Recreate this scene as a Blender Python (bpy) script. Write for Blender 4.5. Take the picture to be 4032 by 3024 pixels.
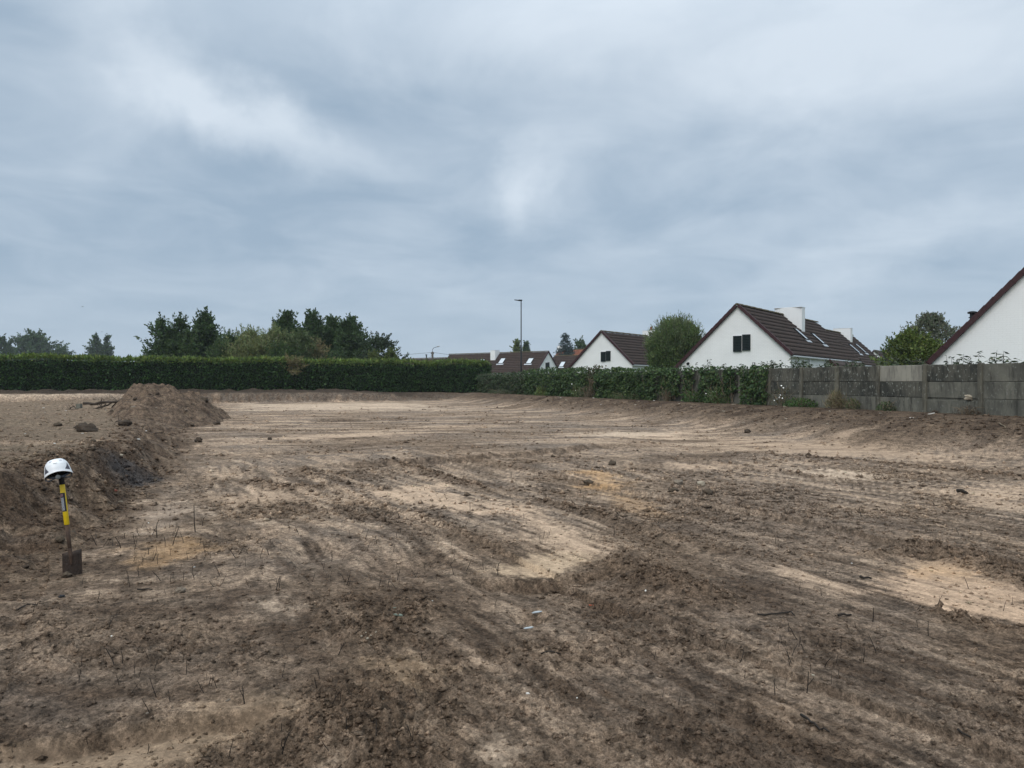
import bpy, math, random
import numpy as np
from mathutils import Vector, Matrix

for o in list(bpy.data.objects):
    bpy.data.objects.remove(o)
scene = bpy.context.scene
COL = scene.collection
R = math.radians
random.seed(7)
RNG = np.random.default_rng(11)

# ------------------------------------------------------------------ camera
EYE = 1.6                       # metres above the scraped pit floor
FPX = 3030.0                    # focal length in pixels of the 4032 px wide photograph
cam_d = bpy.data.cameras.new("camera")
cam_d.sensor_width = 36.0
cam_d.lens = 36.0 * FPX / 4032.0
cam_d.clip_start = 0.1
cam_d.clip_end = 6000.0
cam = bpy.data.objects.new("camera", cam_d)
COL.objects.link(cam)
cam.location = (0, 0, EYE)
cam.rotation_euler = (R(90), 0, 0)
scene.camera = cam

# ------------------------------------------------------------------ world: overcast sky
SUN_EL, SUN_AZ = R(44), R(207)  # azimuth clockwise from +Y : behind the camera, a little to its left
world = bpy.data.worlds.new("World")
scene.world = world
world.use_nodes = True
wt = world.node_tree
wt.nodes.clear()
def wn(t, **kw):
    n = wt.nodes.new(t)
    for k, v in kw.items():
        setattr(n, k, v)
    return n
def wl(a, b): wt.links.new(a, b)
def wmath(op, a, b=None, c=None, clamp=False):
    n = wn("ShaderNodeMath", operation=op, use_clamp=clamp)
    for i, q in enumerate((a, b, c)):
        if q is None: continue
        if isinstance(q, (int, float)): n.inputs[i].default_value = q
        else: wl(q, n.inputs[i])
    return n.outputs[0]
tc = wn("ShaderNodeTexCoord")
sep = wn("ShaderNodeSeparateXYZ"); wl(tc.outputs["Generated"], sep.inputs[0])
az = wmath("ARCTAN2", sep.outputs[0], sep.outputs[1])
el = wmath("ARCSINE", sep.outputs[2])
elc = wmath("MAXIMUM", el, 0.0)
# cloud-sheet coordinates: the sky direction projected on a flat layer overhead
den = wmath("ADD", wmath("MAXIMUM", sep.outputs[2], 0.0), 0.16)
px_ = wmath("DIVIDE", sep.outputs[0], den); py_ = wmath("DIVIDE", sep.outputs[1], den)
pv = wn("ShaderNodeCombineXYZ"); wl(px_, pv.inputs[0]); wl(py_, pv.inputs[1])
def wnoise(vec, scale, detail, rough, dist=0.0):
    n = wn("ShaderNodeTexNoise"); n.inputs["Scale"].default_value = scale
    n.inputs["Detail"].default_value = detail; n.inputs["Roughness"].default_value = rough
    n.inputs["Distortion"].default_value = dist
    wl(vec, n.inputs["Vector"]); return n
n1 = wnoise(pv.outputs[0], 0.55, 4.0, 0.45, 0.5)
n2 = wnoise(pv.outputs[0], 1.9, 7.0, 0.55, 0.5)
# warp for the cloud openings
ae = wn("ShaderNodeCombineXYZ"); wl(az, ae.inputs[0]); wl(el, ae.inputs[1])
wq = wnoise(ae.outputs[0], 6.5, 6.0, 0.58)
wsub = wn("ShaderNodeVectorMath", operation="SUBTRACT"); wl(wq.outputs["Color"], wsub.inputs[0]); wsub.inputs[1].default_value = (.5, .5, .5)
wsc = wn("ShaderNodeVectorMath", operation="SCALE"); wl(wsub.outputs[0], wsc.inputs[0]); wsc.inputs["Scale"].default_value = 0.17
wad = wn("ShaderNodeVectorMath", operation="ADD"); wl(ae.outputs[0], wad.inputs[0]); wl(wsc.outputs[0], wad.inputs[1])
def sky_dir(u, v):
    a = math.atan((u - 2016) / FPX)
    return a, math.atan((1512 - v) / FPX * math.cos(a))
# lighter thin places (+) and heavier cloud (-) of this sky: direction, half sizes (rad), tilt, gain
BLOBS = [(600, 230, .075, .032, -25, .34), (860, 370, .11, .026, -32, .42), (1180, 540, .10, .022, -18, .45),
         (330, 400, .08, .03, 0, .22), (430, 600, .04, .02, 20, .16), (2060, 740, .028, .045, -12, .50), (2270, 540, .05, .02, 20, .22),
         (2150, 20, .25, .07, 0, .45), (3050, 200, .22, .09, 12, .38), (3850, 100, .16, .09, 0, .32), (3350, 1020, .14, .022, 10, .26),
         (2960, 880, .09, .022, 10, .22), (3600, 950, .08, .02, 12, .12), (3900, 560, .09, .04, 0, .20),
         (1250, 330, .10, .06, -20, -.25), (2100, 470, .16, .05, 8, -.25), (700, 560, .14, .04, -8, -.18), (2750, 640, .16, .05, 15, -.20),
         (3500, 720, .13, .04, 5, -.18), (100, 100, .15, .08, 0, -.10), (1900, 900, .3, .05, 0, -.10), (900, 880, .22, .05, 0, -.10)]
tot = None
for (u, v, ra, re, tilt, gain) in BLOBS:
    a0, e0 = sky_dir(u, v)
    m = wn("ShaderNodeMapping", vector_type="TEXTURE")
    m.inputs["Location"].default_value = (a0, e0, 0); m.inputs["Rotation"].default_value = (0, 0, R(tilt)); m.inputs["Scale"].default_value = (ra * 1.25, re * 1.45, 1)
    wl(wad.outputs[0], m.inputs[0])
    sx = wn("ShaderNodeSeparateXYZ"); wl(m.outputs[0], sx.inputs[0])
    d2 = wmath("ADD", wmath("MULTIPLY", sx.outputs[0], sx.outputs[0]), wmath("MULTIPLY", sx.outputs[1], sx.outputs[1]))
    g = wmath("MULTIPLY", wmath("EXPONENT", wmath("MULTIPLY", d2, -1.0)), gain)
    tot = g if tot is None else wmath("ADD", tot, g)
nz = wmath("ADD", wmath("MULTIPLY", wmath("SUBTRACT", n1.outputs[0], .5), 1.0), wmath("MULTIPLY", wmath("SUBTRACT", n2.outputs[0], .5), 1.35))
fade = wmath("MULTIPLY", elc, 5.0, clamp=True)
f = wmath("ADD", wmath("ADD", wmath("MULTIPLY", nz, fade), .26), tot)
f = wmath("ADD", f, wmath("MULTIPLY", elc, .22), clamp=True)
mixc = wn("ShaderNodeMix", data_type="RGBA")
wl(f, mixc.inputs[0]); mixc.inputs[6].default_value = (.362, .472, .597, 1); mixc.inputs[7].default_value = (.72, .81, .905, 1)
zen = wn("ShaderNodeMapRange", interpolation_type="SMOOTHSTEP")
wl(el, zen.inputs[0]); zen.inputs[1].default_value = R(20); zen.inputs[2].default_value = R(80); zen.inputs[3].default_value = 1.0; zen.inputs[4].default_value = 3.2
zf = wn("ShaderNodeMapRange", interpolation_type="SMOOTHSTEP"); wl(el, zf.inputs[0]); zf.inputs[1].default_value = R(25); zf.inputs[2].default_value = R(70)
zt = wn("ShaderNodeMix", data_type="RGBA", blend_type="MULTIPLY"); wl(zf.outputs[0], zt.inputs[0]); wl(mixc.outputs[2], zt.inputs[6]); zt.inputs[7].default_value = (1.07, 1.0, .90, 1)   # the thick cloud overhead is neutral grey
bg = wn("ShaderNodeBackground"); wl(zt.outputs[2], bg.inputs[0]); wl(zen.outputs[0], bg.inputs[1])
nish = wn("ShaderNodeTexSky", sky_type="NISHITA", sun_disc=False, sun_elevation=SUN_EL, sun_rotation=SUN_AZ)
bg2 = wn("ShaderNodeBackground"); wl(nish.outputs[0], bg2.inputs[0]); bg2.inputs[1].default_value = 0.08
mixs = wn("ShaderNodeMixShader"); mixs.inputs[0].default_value = 0.92
wl(bg2.outputs[0], mixs.inputs[1]); wl(bg.outputs[0], mixs.inputs[2])
wout = wn("ShaderNodeOutputWorld"); wl(mixs.outputs[0], wout.inputs[0])

sun_d = bpy.data.lights.new("sun", "SUN")
sun_d.energy = 1.5
sun_d.angle = R(35)
sun_d.color = (1.0, .96, .91)
sun = bpy.data.objects.new("sun", sun_d); COL.objects.link(sun)
sdir = Vector((math.sin(SUN_AZ) * math.cos(SUN_EL), math.cos(SUN_AZ) * math.cos(SUN_EL), math.sin(SUN_EL)))
sun.rotation_euler = (-sdir).to_track_quat('-Z', 'Y').to_euler()
sun.location = (0, -20, 40)

scene.view_settings.view_transform = 'Standard'
scene.view_settings.look = 'None'
scene.view_settings.exposure = 0.0
scene.view_settings.gamma = 1.0
scene.view_settings.use_curve_mapping = False
scene.cycles.max_bounces = 6
scene.cycles.diffuse_bounces = 3
scene.cycles.use_denoising = True

# ------------------------------------------------------------------ helpers
def tag(o, label=None, cat=None, group=None, kind=None):
    if label: o["label"] = label
    if cat: o["category"] = cat
    if group: o["group"] = group
    if kind: o["kind"] = kind
    return o
def empty(name, loc, rotz=0.0):
    o = bpy.data.objects.new(name, None); COL.objects.link(o)
    o.location = loc; o.rotation_euler = (0, 0, rotz); o.empty_display_size = .2
    return o
def link(name, me, mat=None, parent=None, loc=None):
    o = bpy.data.objects.new(name, me); COL.objects.link(o)
    if mat is not None and len(me.materials) == 0: me.materials.append(mat)
    if parent is not None: o.parent = parent
    if loc is not None: o.location = loc
    return o
def mesh_np(name, verts, faces, nper, cols=None, smooth=False):
    """mesh from numpy arrays; all faces have nper corners"""
    verts = np.ascontiguousarray(verts, dtype=np.float32); faces = np.ascontiguousarray(faces, dtype=np.int32)
    me = bpy.data.meshes.new(name)
    me.vertices.add(len(verts)); me.vertices.foreach_set("co", verts.ravel())
    me.loops.add(faces.size); me.loops.foreach_set("vertex_index", faces.ravel())
    nf = len(faces)
    me.polygons.add(nf)
    me.polygons.foreach_set("loop_start", np.arange(0, nf * nper, nper, dtype=np.int32))
    me.polygons.foreach_set("loop_total", np.full(nf, nper, dtype=np.int32))
    if smooth: me.polygons.foreach_set("use_smooth", np.ones(nf, dtype=bool))
    me.update(calc_edges=True)
    if cols is not None:
        c = np.ones((len(verts), 4), np.float32); c[:, :cols.shape[1]] = cols
        a = me.attributes.new("tint", 'FLOAT_COLOR', 'POINT'); a.data.foreach_set("color", c.ravel())
    return me
class MB:
    """collects boxes, tubes and polygons into one mesh"""
    def __init__(s): s.v, s.f = [], []
    def add(s, vs, fs):
        b = len(s.v); s.v += [tuple(p) for p in vs]; s.f += [tuple(i + b for i in f) for f in fs]; return s
    def box(s, c, size, rot=None):
        hx, hy, hz = size[0] / 2, size[1] / 2, size[2] / 2
        vs = [Vector((x * hx, y * hy, z * hz)) for z in (-1, 1) for y in (-1, 1) for x in (-1, 1)]
        if rot is not None: vs = [rot @ p for p in vs]
        vs = [p + Vector(c) for p in vs]
        return s.add(vs, [(0, 2, 3, 1), (4, 5, 7, 6), (0, 1, 5, 4), (2, 6, 7, 3), (0, 4, 6, 2), (1, 3, 7, 5)])
    def cbox(s, c, size, b=.006, rot=None):
        """box with chamfered vertical+horizontal edges (top and bottom rings inset)"""
        hx, hy, hz = size[0] / 2, size[1] / 2, size[2] / 2
        rings = []
        for z, i in ((-hz, b), (-hz + b, 0), (hz - b, 0), (hz, b)):
            X, Y = hx - i, hy - i
            rings.append([(-X + b, -Y, z), (X - b, -Y, z), (X, -Y + b, z), (X, Y - b, z), (X - b, Y, z), (-X + b, Y, z), (-X, Y - b, z), (-X, -Y + b, z)])
        vs = [Vector(p) for r in rings for p in r]
        if rot is not None: vs = [rot @ p for p in vs]
        vs = [p + Vector(c) for p in vs]
        fs = [tuple(range(7, -1, -1)), tuple(range(24, 32))]
        for k in range(3):
            for j in range(8):
                fs.append((k * 8 + j, k * 8 + (j + 1) % 8, k * 8 + 8 + (j + 1) % 8, k * 8 + 8 + j))
        return s.add(vs, fs)
    def tube(s, pts, rad, n=6, cap=True):
        pts = [Vector(p) for p in pts]
        if isinstance(rad, (int, float)): rad = [rad] * len(pts)
        rings = []
        for i, p in enumerate(pts):
            t = (pts[min(i + 1, len(pts) - 1)] - pts[max(i - 1, 0)])
            if t.length < 1e-9: t = Vector((0, 0, 1))
            t.normalize()
            a = t.cross(Vector((0.31, .93, .2))); 
            if a.length < .05: a = t.cross(Vector((1, 0, 0)))
            a.normalize(); b = t.cross(a)
            rings.append([p + rad[i] * (a * math.cos(2 * math.pi * j / n) + b * math.sin(2 * math.pi * j / n)) for j in range(n)])
        vs = [q for r in rings for q in r]; fs = []
        for k in range(len(pts) - 1):
            for j in range(n):
                fs.append((k * n + j, k * n + (j + 1) % n, (k + 1) * n + (j + 1) % n, (k + 1) * n + j))
        if cap:
            fs.append(tuple(range(n - 1, -1, -1))); fs.append(tuple((len(pts) - 1) * n + j for j in range(n)))
        return s.add(vs, fs)
    def prism(s, poly, y0, y1):
        """polygon in x,z extruded along y"""
        n = len(poly)
        vs = [(p[0], y0, p[1]) for p in poly] + [(p[0], y1, p[1]) for p in poly]
        fs = [tuple(range(n)), tuple(range(2 * n - 1, n - 1, -1))]
        for i in range(n): fs.append((i, i + n, (i + 1) % n + n, (i + 1) % n))
        return s.add(vs, fs)
    def mesh(s, name, smooth=False):
        me = bpy.data.meshes.new(name); me.from_pydata([tuple(p) for p in s.v], [], s.f)
        if smooth: me.polygons.foreach_set("use_smooth", [True] * len(me.polygons))
        me.update(); return me
    def build(s, name, mat, parent=None, smooth=False, loc=None):
        return link(name, s.mesh(name, smooth), mat, parent, loc)

# ------------------------------------------------------------------ numpy noise
_pr = np.random.default_rng(5)
_P = _pr.permutation(256).astype(np.int32); _P = np.concatenate([_P, _P])
_ga = _pr.uniform(0, 2 * np.pi, 256); _GX = np.cos(_ga).astype(np.float32); _GY = np.sin(_ga).astype(np.float32)
def pn(x, y, seed=0):
    x = np.asarray(x, np.float32) + seed * 17.31; y = np.asarray(y, np.float32) + seed * 9.77
    xf = np.floor(x); yf = np.floor(y)
    xi = xf.astype(np.int32) & 255; yi = yf.astype(np.int32) & 255
    x = x - xf; y = y - yf
    u = x * x * x * (x * (x * 6 - 15) + 10); v = y * y * y * (y * (y * 6 - 15) + 10)
    xi1 = (xi + 1) & 255; yi1 = (yi + 1) & 255
    a = _P[xi]; b = _P[xi1]
    h00 = _P[a + yi]; h01 = _P[a + yi1]; h10 = _P[b + yi]; h11 = _P[b + yi1]
    n00 = _GX[h00] * x + _GY[h00] * y; n10 = _GX[h10] * (x - 1) + _GY[h10] * y
    n01 = _GX[h01] * x + _GY[h01] * (y - 1); n11 = _GX[h11] * (x - 1) + _GY[h11] * (y - 1)
    p = n00 + u * (n10 - n00); q = n01 + u * (n11 - n01)
    return (p + v * (q - p)) * 1.55
def fbm(x, y, octv=4, seed=0, gain=.5):
    t = 0; amp = 1.0; s = 0
    for i in range(octv):
        t = t + amp * pn(x * (2.03 ** i), y * (2.03 ** i), seed + i * 3); s += amp; amp *= gain
    return t / s * 1.25
def sst(e0, e1, x):
    t = np.clip((x - e0) / (e1 - e0), 0, 1); return t * t * (3 - 2 * t)

# photograph pixel (4032 wide) -> point on the horizontal plane z
def gp(u, v, z=0.0):
    Y = (EYE - z) * FPX / (v - 1512.0)
    return ((u - 2016.0) / FPX * Y, Y)
def floor_pt(u, v):
    x, y = gp(u, v, 0.0)
    for _ in range(6):
        x, y = gp(u, v, .009 * max(0, y - 12))
    return (x, y)

# ------------------------------------------------------------------ materials
def new_mat(name):
    m = bpy.data.materials.new(name); m.use_nodes = True
    nt = m.node_tree; b = nt.nodes["Principled BSDF"]
    return m, nt, b
def plain(name, col, rough=.7, metal=0.0, noise=0.0, nscale=8.0, bump=0.0, bscale=60.0, col2=None, spec=.3, stretch=(1, 1, 1)):
    m, nt, b = new_mat(name)
    b.inputs["Roughness"].default_value = rough; b.inputs["Metallic"].default_value = metal
    b.inputs["Specular IOR Level"].default_value = spec
    b.inputs["Base Color"].default_value = (*col, 1)
    t = nt.nodes.new("ShaderNodeTexCoord"); mp = nt.nodes.new("ShaderNodeMapping"); mp.inputs["Scale"].default_value = stretch
    nt.links.new(t.outputs["Object"], mp.inputs[0])
    if noise or col2:
        n = nt.nodes.new("ShaderNodeTexNoise"); n.inputs["Scale"].default_value = nscale; n.inputs["Detail"].default_value = 6; n.inputs["Roughness"].default_value = .65
        nt.links.new(mp.outputs[0], n.inputs["Vector"])
        r = nt.nodes.new("ShaderNodeMapRange"); r.inputs[1].default_value = .32; r.inputs[2].default_value = .68
        nt.links.new(n.outputs[0], r.inputs[0])
        mx = nt.nodes.new("ShaderNodeMix"); mx.data_type = 'RGBA'
        nt.links.new(r.outputs[0], mx.inputs[0])
        c2 = col2 or tuple(c * (1 - noise) for c in col)
        mx.inputs[6].default_value = (*col, 1); mx.inputs[7].default_value = (*c2, 1)
        nt.links.new(mx.outputs[2], b.inputs["Base Color"])
    if bump:
        n2 = nt.nodes.new("ShaderNodeTexNoise"); n2.inputs["Scale"].default_value = bscale; n2.inputs["Detail"].default_value = 5
        nt.links.new(mp.outputs[0], n2.inputs["Vector"])
        bp = nt.nodes.new("ShaderNodeBump"); bp.inputs["Strength"].default_value = bump; bp.inputs["Distance"].default_value = .02
        nt.links.new(n2.outputs[0], bp.inputs["Height"]); nt.links.new(bp.outputs[0], b.inputs["Normal"])
    return m
def leaf_mat(name, trans=.25, rough=.55, spec=.25):
    m, nt, b = new_mat(name)
    at = nt.nodes.new("ShaderNodeAttribute"); at.attribute_name = "tint"
    nt.links.new(at.outputs["Color"], b.inputs["Base Color"])
    b.inputs["Roughness"].default_value = rough; b.inputs["Specular IOR Level"].default_value = spec
    tr = nt.nodes.new("ShaderNodeBsdfTranslucent"); nt.links.new(at.outputs["Color"], tr.inputs["Color"])
    mx = nt.nodes.new("ShaderNodeMixShader"); mx.inputs[0].default_value = trans
    out = nt.nodes["Material Output"]
    nt.links.new(b.outputs[0], mx.inputs[1]); nt.links.new(tr.outputs[0], mx.inputs[2]); nt.links.new(mx.outputs[0], out.inputs[0])
    return m
M_LEAF = leaf_mat("leaf_tissue")
M_BARK = plain("bark", (.06, .047, .036), .9, noise=.5, nscale=6, bump=.5, bscale=20)
M_DEADWOOD = plain("dead_wood", (.035, .027, .021), .9, noise=.45, nscale=14)
M_DRYSTEM = plain("dry_stem", (.22, .17, .11), .85, noise=.4, nscale=10)

def soil_mat():
    m, nt, b = new_mat("bare_soil")
    at = nt.nodes.new("ShaderNodeAttribute"); at.attribute_name = "tint"
    t = nt.nodes.new("ShaderNodeTexCoord")
    def noise(scale, det, rough):
        n = nt.nodes.new("ShaderNodeTexNoise"); n.inputs["Scale"].default_value = scale; n.inputs["Detail"].default_value = det; n.inputs["Roughness"].default_value = rough
        nt.links.new(t.outputs["Object"], n.inputs["Vector"]); return n
    a = noise(38, 7, .72); c = noise(210, 4, .6); l = noise(5.5, 5, .6)
    def mr(src, lo, hi, fmin=.3, fmax=.7):
        r = nt.nodes.new("ShaderNodeMapRange"); r.inputs[1].default_value = fmin; r.inputs[2].default_value = fmax; r.inputs[3].default_value = lo; r.inputs[4].default_value = hi
        nt.links.new(src, r.inputs[0]); return r.outputs[0]
    def mul(p, q):
        k = nt.nodes.new("ShaderNodeMath"); k.operation = 'MULTIPLY'; nt.links.new(p, k.inputs[0]); nt.links.new(q, k.inputs[1]); return k.outputs[0]
    d = noise(75, 5, .7)
    g = mul(mul(mul(mr(a.outputs[0], .55, 1.42, .37, .63), mr(c.outputs[0], .60, 1.42)), mr(l.outputs[0], .84, 1.16)), mr(d.outputs[0], .34, 1.08, .31, .48))  # dark pits and light grains painted in place of relief shading
    def snoise(scale, det, rough, st):
        mp = nt.nodes.new("ShaderNodeMapping"); mp.inputs["Scale"].default_value = st; nt.links.new(t.outputs["Object"], mp.inputs[0])
        n = nt.nodes.new("ShaderNodeTexNoise"); n.inputs["Scale"].default_value = scale; n.inputs["Detail"].default_value = det; n.inputs["Roughness"].default_value = rough
        nt.links.new(mp.outputs[0], n.inputs["Vector"]); return n.outputs[0]
    g = mul(g, mul(mr(snoise(9.0, 6, .70, (1, .8, 1)), .56, 1.12, .38, .52), mr(snoise(19.0, 5, .70, (1, .9, 1)), .72, 1.26, .38, .62)))      # lumps a hand wide, drawn in tone only
    mp = nt.nodes.new("ShaderNodeMapping"); mp.vector_type = 'TEXTURE'; mp.inputs["Rotation"].default_value = (0, 0, R(118.7)); mp.inputs["Scale"].default_value = (7, 1, 1)
    nt.links.new(t.outputs["Object"], mp.inputs[0]); sn = nt.nodes.new("ShaderNodeTexNoise"); sn.inputs["Scale"].default_value = 9; sn.inputs["Detail"].default_value = 6; sn.inputs["Roughness"].default_value = .62
    nt.links.new(mp.outputs[0], sn.inputs["Vector"]); g = mul(g, mr(sn.outputs[0], .80, 1.15, .36, .64))   # soil dragged along by the bucket
    gm = nt.nodes.new("ShaderNodeMix"); gm.data_type = 'FLOAT'; gm.inputs[2].default_value = .92; nt.links.new(at.outputs["Alpha"], gm.inputs[0]); nt.links.new(g, gm.inputs[3]); g = gm.outputs[0]
    vm = nt.nodes.new("ShaderNodeVectorMath"); vm.operation = 'SCALE'
    nt.links.new(at.outputs["Color"], vm.inputs[0]); nt.links.new(g, vm.inputs["Scale"])
    nt.links.new(vm.outputs[0], b.inputs["Base Color"])
    b.inputs["Roughness"].default_value = .95; b.inputs["Specular IOR Level"].default_value = .12
    hs = nt.nodes.new("ShaderNodeMath"); hs.operation = 'ADD'
    nt.links.new(a.outputs[0], hs.inputs[0]); h2 = nt.nodes.new("ShaderNodeMath"); h2.operation = 'MULTIPLY'; h2.inputs[1].default_value = .35
    nt.links.new(c.outputs[0], h2.inputs[0]); nt.links.new(h2.outputs[0], hs.inputs[1])
    bp = nt.nodes.new("ShaderNodeBump"); bp.inputs["Strength"].default_value = 1.0; bp.inputs["Distance"].default_value = .035
    nt.links.new(hs.outputs[0], bp.inputs["Height"]); nt.links.new(bp.outputs[0], b.inputs["Normal"]); nt.links.new(at.outputs["Alpha"], bp.inputs["Strength"])
    return m
M_SOIL = soil_mat()

# ------------------------------------------------------------------ terrain
K22 = 4032 / 2212.0
def fl(*pts): return [floor_pt(u * K22, v * K22) for (u, v) in pts]
WALL_O = (12.2, 20.2); WALL_E = (-.3506, .9365); WALL_N = (-.9365, -.3506)
def wall_n(x, y): return (x - WALL_O[0]) * WALL_N[0] + (y - WALL_O[1]) * WALL_N[1]
def wall_s(x, y): return (x - WALL_O[0]) * WALL_E[0] + (y - WALL_O[1]) * WALL_E[1]
def far_p(x, y): return (x + 19.7) * (-.3506) + (y - 50) * .9365
def land_z(y): return .8 + .15 * np.clip((np.asarray(y, float) - 20) / 38, -.3, 1.2)
TOE_Y = [-50, 0, 3, 5.9, 7.3, 8.9, 11.6, 18.1, 23.9, 37, 50, 70, 200]
TOE_X = [-6.5, -4.7, -4.3, -4.0, -4.25, -4.65, -5.5, -7.6, -10.2, -14.6, -19.7, -27, -75]
def toe_x(y): return np.interp(y, TOE_Y, TOE_X)

DARK = np.array((.104, .069, .046)); BROWN = np.array((.162, .112, .076)); MID = np.array((.262, .186, .127)); GREY = np.array((.255, .197, .151))
SAND = np.array((.525, .374, .258)); PALE = np.array((.60, .455, .332)); ORANGE = np.array((.50, .30, .145)); CHAR = np.array((.05, .05, .054))
GRASS = np.array((.065, .09, .03)); FIELD = np.array((.2, .19, .085))

PATCH = [  # (colour, strength, edge softness m, outline on the 2212 px wide view of the photograph)
    (SAND * 1.05, 1.0, .14, [(760, 1062), (960, 1050), (1010, 1078), (1160, 1108), (1060, 1122), (900, 1102)]),
    (SAND * .97, .85, .12, [(1100, 1102), (1190, 1120), (1330, 1188), (1270, 1212), (1160, 1160)]),
    (PALE * np.array((.92, .88, .80)), .85, .08, [(1030, 1228), (1160, 1196), (1280, 1196), (1335, 1215), (1230, 1232), (1130, 1242)]),
    (ORANGE, .85, .16, [(1245, 1022), (1305, 1022), (1362, 1066), (1455, 1112), (1400, 1112), (1300, 1062)]),
    (np.array((.53, .365, .245)), 1.0, .10, [(1880, 1228), (2030, 1200), (2120, 1232), (2230, 1282), (2320, 1340), (2212, 1345), (2060, 1325), (1890, 1275)]),
    (ORANGE, .45, .12, [(1890, 1232), (2030, 1207), (2130, 1245), (2000, 1250)]),
    (SAND, .85, .08, [(1660, 1222), (1740, 1235), (1900, 1278), (1840, 1290), (1700, 1252)]),
    (PALE, .9, .25, [(1690, 1012), (1890, 1022), (1940, 1035), (1740, 1036)]),
    (PALE, .9, .4, [(1270, 938), (1480, 931), (1510, 945), (1290, 950)]),
    (SAND, .9, .3, [(1460, 1000), (1600, 1005), (1670, 1018), (1480, 1016)]),
    (PALE, .85, 1.2, [(500, 873), (900, 869), (980, 886), (540, 888)]),
    (SAND, .85, .6, [(590, 941), (860, 936), (930, 945), (620, 951)]),
    (SAND, .8, .5, [(1400, 950), (1500, 920), (1540, 924), (1480, 948)]),
    (SAND, .75, .2, [(2010, 1055), (2240, 1052), (2260, 1105), (2060, 1092)]),
    (SAND * .9, .85, .5, [(1600, 945), (1800, 955), (2060, 985), (2100, 1000), (1700, 985), (1560, 962)]),
    (ORANGE * .95, .6, .15, [(270, 1195), (400, 1168), (490, 1186), (340, 1228)]),
    (PALE * .85, .7, .08, [(530, 1290), (600, 1300), (645, 1338), (560, 1322)]),
    (np.array((.30, .21, .135)), .7, .1, [(420, 1522), (560, 1500), (700, 1538), (560, 1590), (440, 1570)]),
    (np.array((.31, .22, .145)), .95, .05, [(-60, 1640), (0, 1612), (200, 1592), (350, 1566), (500, 1550), (380, 1640), (100, 1700)]),
    (GREY * 1.35, .7, .2, [(240, 1120), (330, 1090), (400, 1080), (440, 1105), (300, 1150)]),
    (SAND * .95, .7, .2, [(430, 1070), (560, 1050), (710, 1060), (650, 1080), (480, 1085)]),
    (PALE * .8, .6, .05, [(1000, 1600), (1080, 1570), (1150, 1600), (1100, 1660), (1000, 1660)]),
    (PALE * .8, .6, .05, [(690, 1640), (760, 1600), (830, 1650), (700, 1670)]),
    (SAND * .9, .55, .05, [(1000, 1408), (1090, 1405), (1105, 1430), (1010, 1432)]),
    (SAND * .85, .6, .05, [(1400, 1400), (1445, 1402), (1462, 1424), (1420, 1418)]),
    (SAND * .95, .5, .06, [(1030, 1285), (1070, 1280), (1060, 1300), (1030, 1302)]),
    (np.array((.32, .22, .135)), .6, .1, [(770, 1420), (860, 1390), (940, 1440), (900, 1480), (790, 1480)]),
    (SAND * .8, .5, .1, [(1600, 1480), (1700, 1500), (1900, 1600), (1800, 1590), (1650, 1530)]),
    (SAND * .85, .5, .1, [(1180, 1400), (1400, 1420), (1300, 1450), (1200, 1440)]),
    (DARK * .9, .8, .1, [(640, 1272), (900, 1250), (1100, 1268), (1000, 1300), (820, 1312), (700, 1292)]),
    (DARK * .75, .9, .08, [(800, 1300), (900, 1290), (925, 1340), (830, 1385), (760, 1370)]),
    (DARK * .9, .85, .07, [(1320, 1222), (1420, 1222), (1500, 1262), (1515, 1302), (1400, 1282)]),
    (DARK, .75, .12, [(1480, 1228), (1650, 1282), (1700, 1330), (1450, 1330), (1300, 1290)]),
    (DARK * .85, .8, .07, [(690, 1500), (850, 1530), (850, 1640), (740, 1620)]),
    (DARK, .75, .15, [(480, 1140), (560, 1138), (566, 1156), (500, 1162)]),
    (DARK * 1.1, .7, .1, [(810, 1190), (940, 1195), (930, 1232), (830, 1236)]),  # shading of the hollow painted into the soil colour
    (np.array((.215, .160, .120)), .65, .3, [(1330, 1085), (1500, 1035), (1720, 1050), (1930, 1150), (1990, 1195), (1700, 1215), (1500, 1180)]),
    (DARK * .9, .8, .06, [(2050, 1336), (2250, 1345), (2250, 1375), (2130, 1362)]),
    (DARK * 1.2, .7, .12, [(1980, 1180), (2080, 1182), (2260, 1258), (2260, 1278), (2120, 1222)]),
    (np.array((.14, .112, .092)), .4, .15, [(1850, 1330), (1960, 1300), (2020, 1340), (1900, 1380)]),
    (DARK * .95, .6, .12, [(1400, 1480), (1560, 1540), (1760, 1640), (1500, 1640), (1300, 1600)]),
    (np.array((.125, .098, .08)), .55, .12, [(-100, 1490), (150, 1478), (330, 1530), (200, 1570), (-100, 1590)]),
    (DARK * .8, .7, .05, [(520, 1355), (600, 1352), (640, 1360), (540, 1368)]),
]
PATCH = [(c, s, e, fl(*p)) for (c, s, e, p) in PATCH]

BERM = [(fl((1325, 1222), (1420, 1250), (1505, 1292)), .10, .22), (fl((1990, 1182), (2110, 1212), (2260, 1270)), .04, .2),
        (fl((2040, 1332), (2130, 1350), (2250, 1374)), .045, .12), (fl((700, 1575), (790, 1610), (850, 1660)), .05, .22),
        (fl((780, 1365), (860, 1330), (910, 1300)), .05, .25), (fl((1880, 1196), (1990, 1192)), .06, .15),
        (fl((545, 1038), (600, 1052), (700, 1052)), .06, .18), (fl((1660, 985), (1900, 1000), (2212, 1030)), .03, .25)]
SCARP = [(fl((1010, 1240), (1180, 1249), (1345, 1230)), .095, .8), (fl((-60, 1632), (200, 1592), (380, 1562), (520, 1546), (645, 1526)), .085, .5),
         (fl((680, 905), (770, 905), (890, 902)), .12, 2.0), (fl((1920, 1196), (2050, 1200)), .05, .5), (fl((650, 1170), (730, 1172)), .05, .5)]
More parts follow.
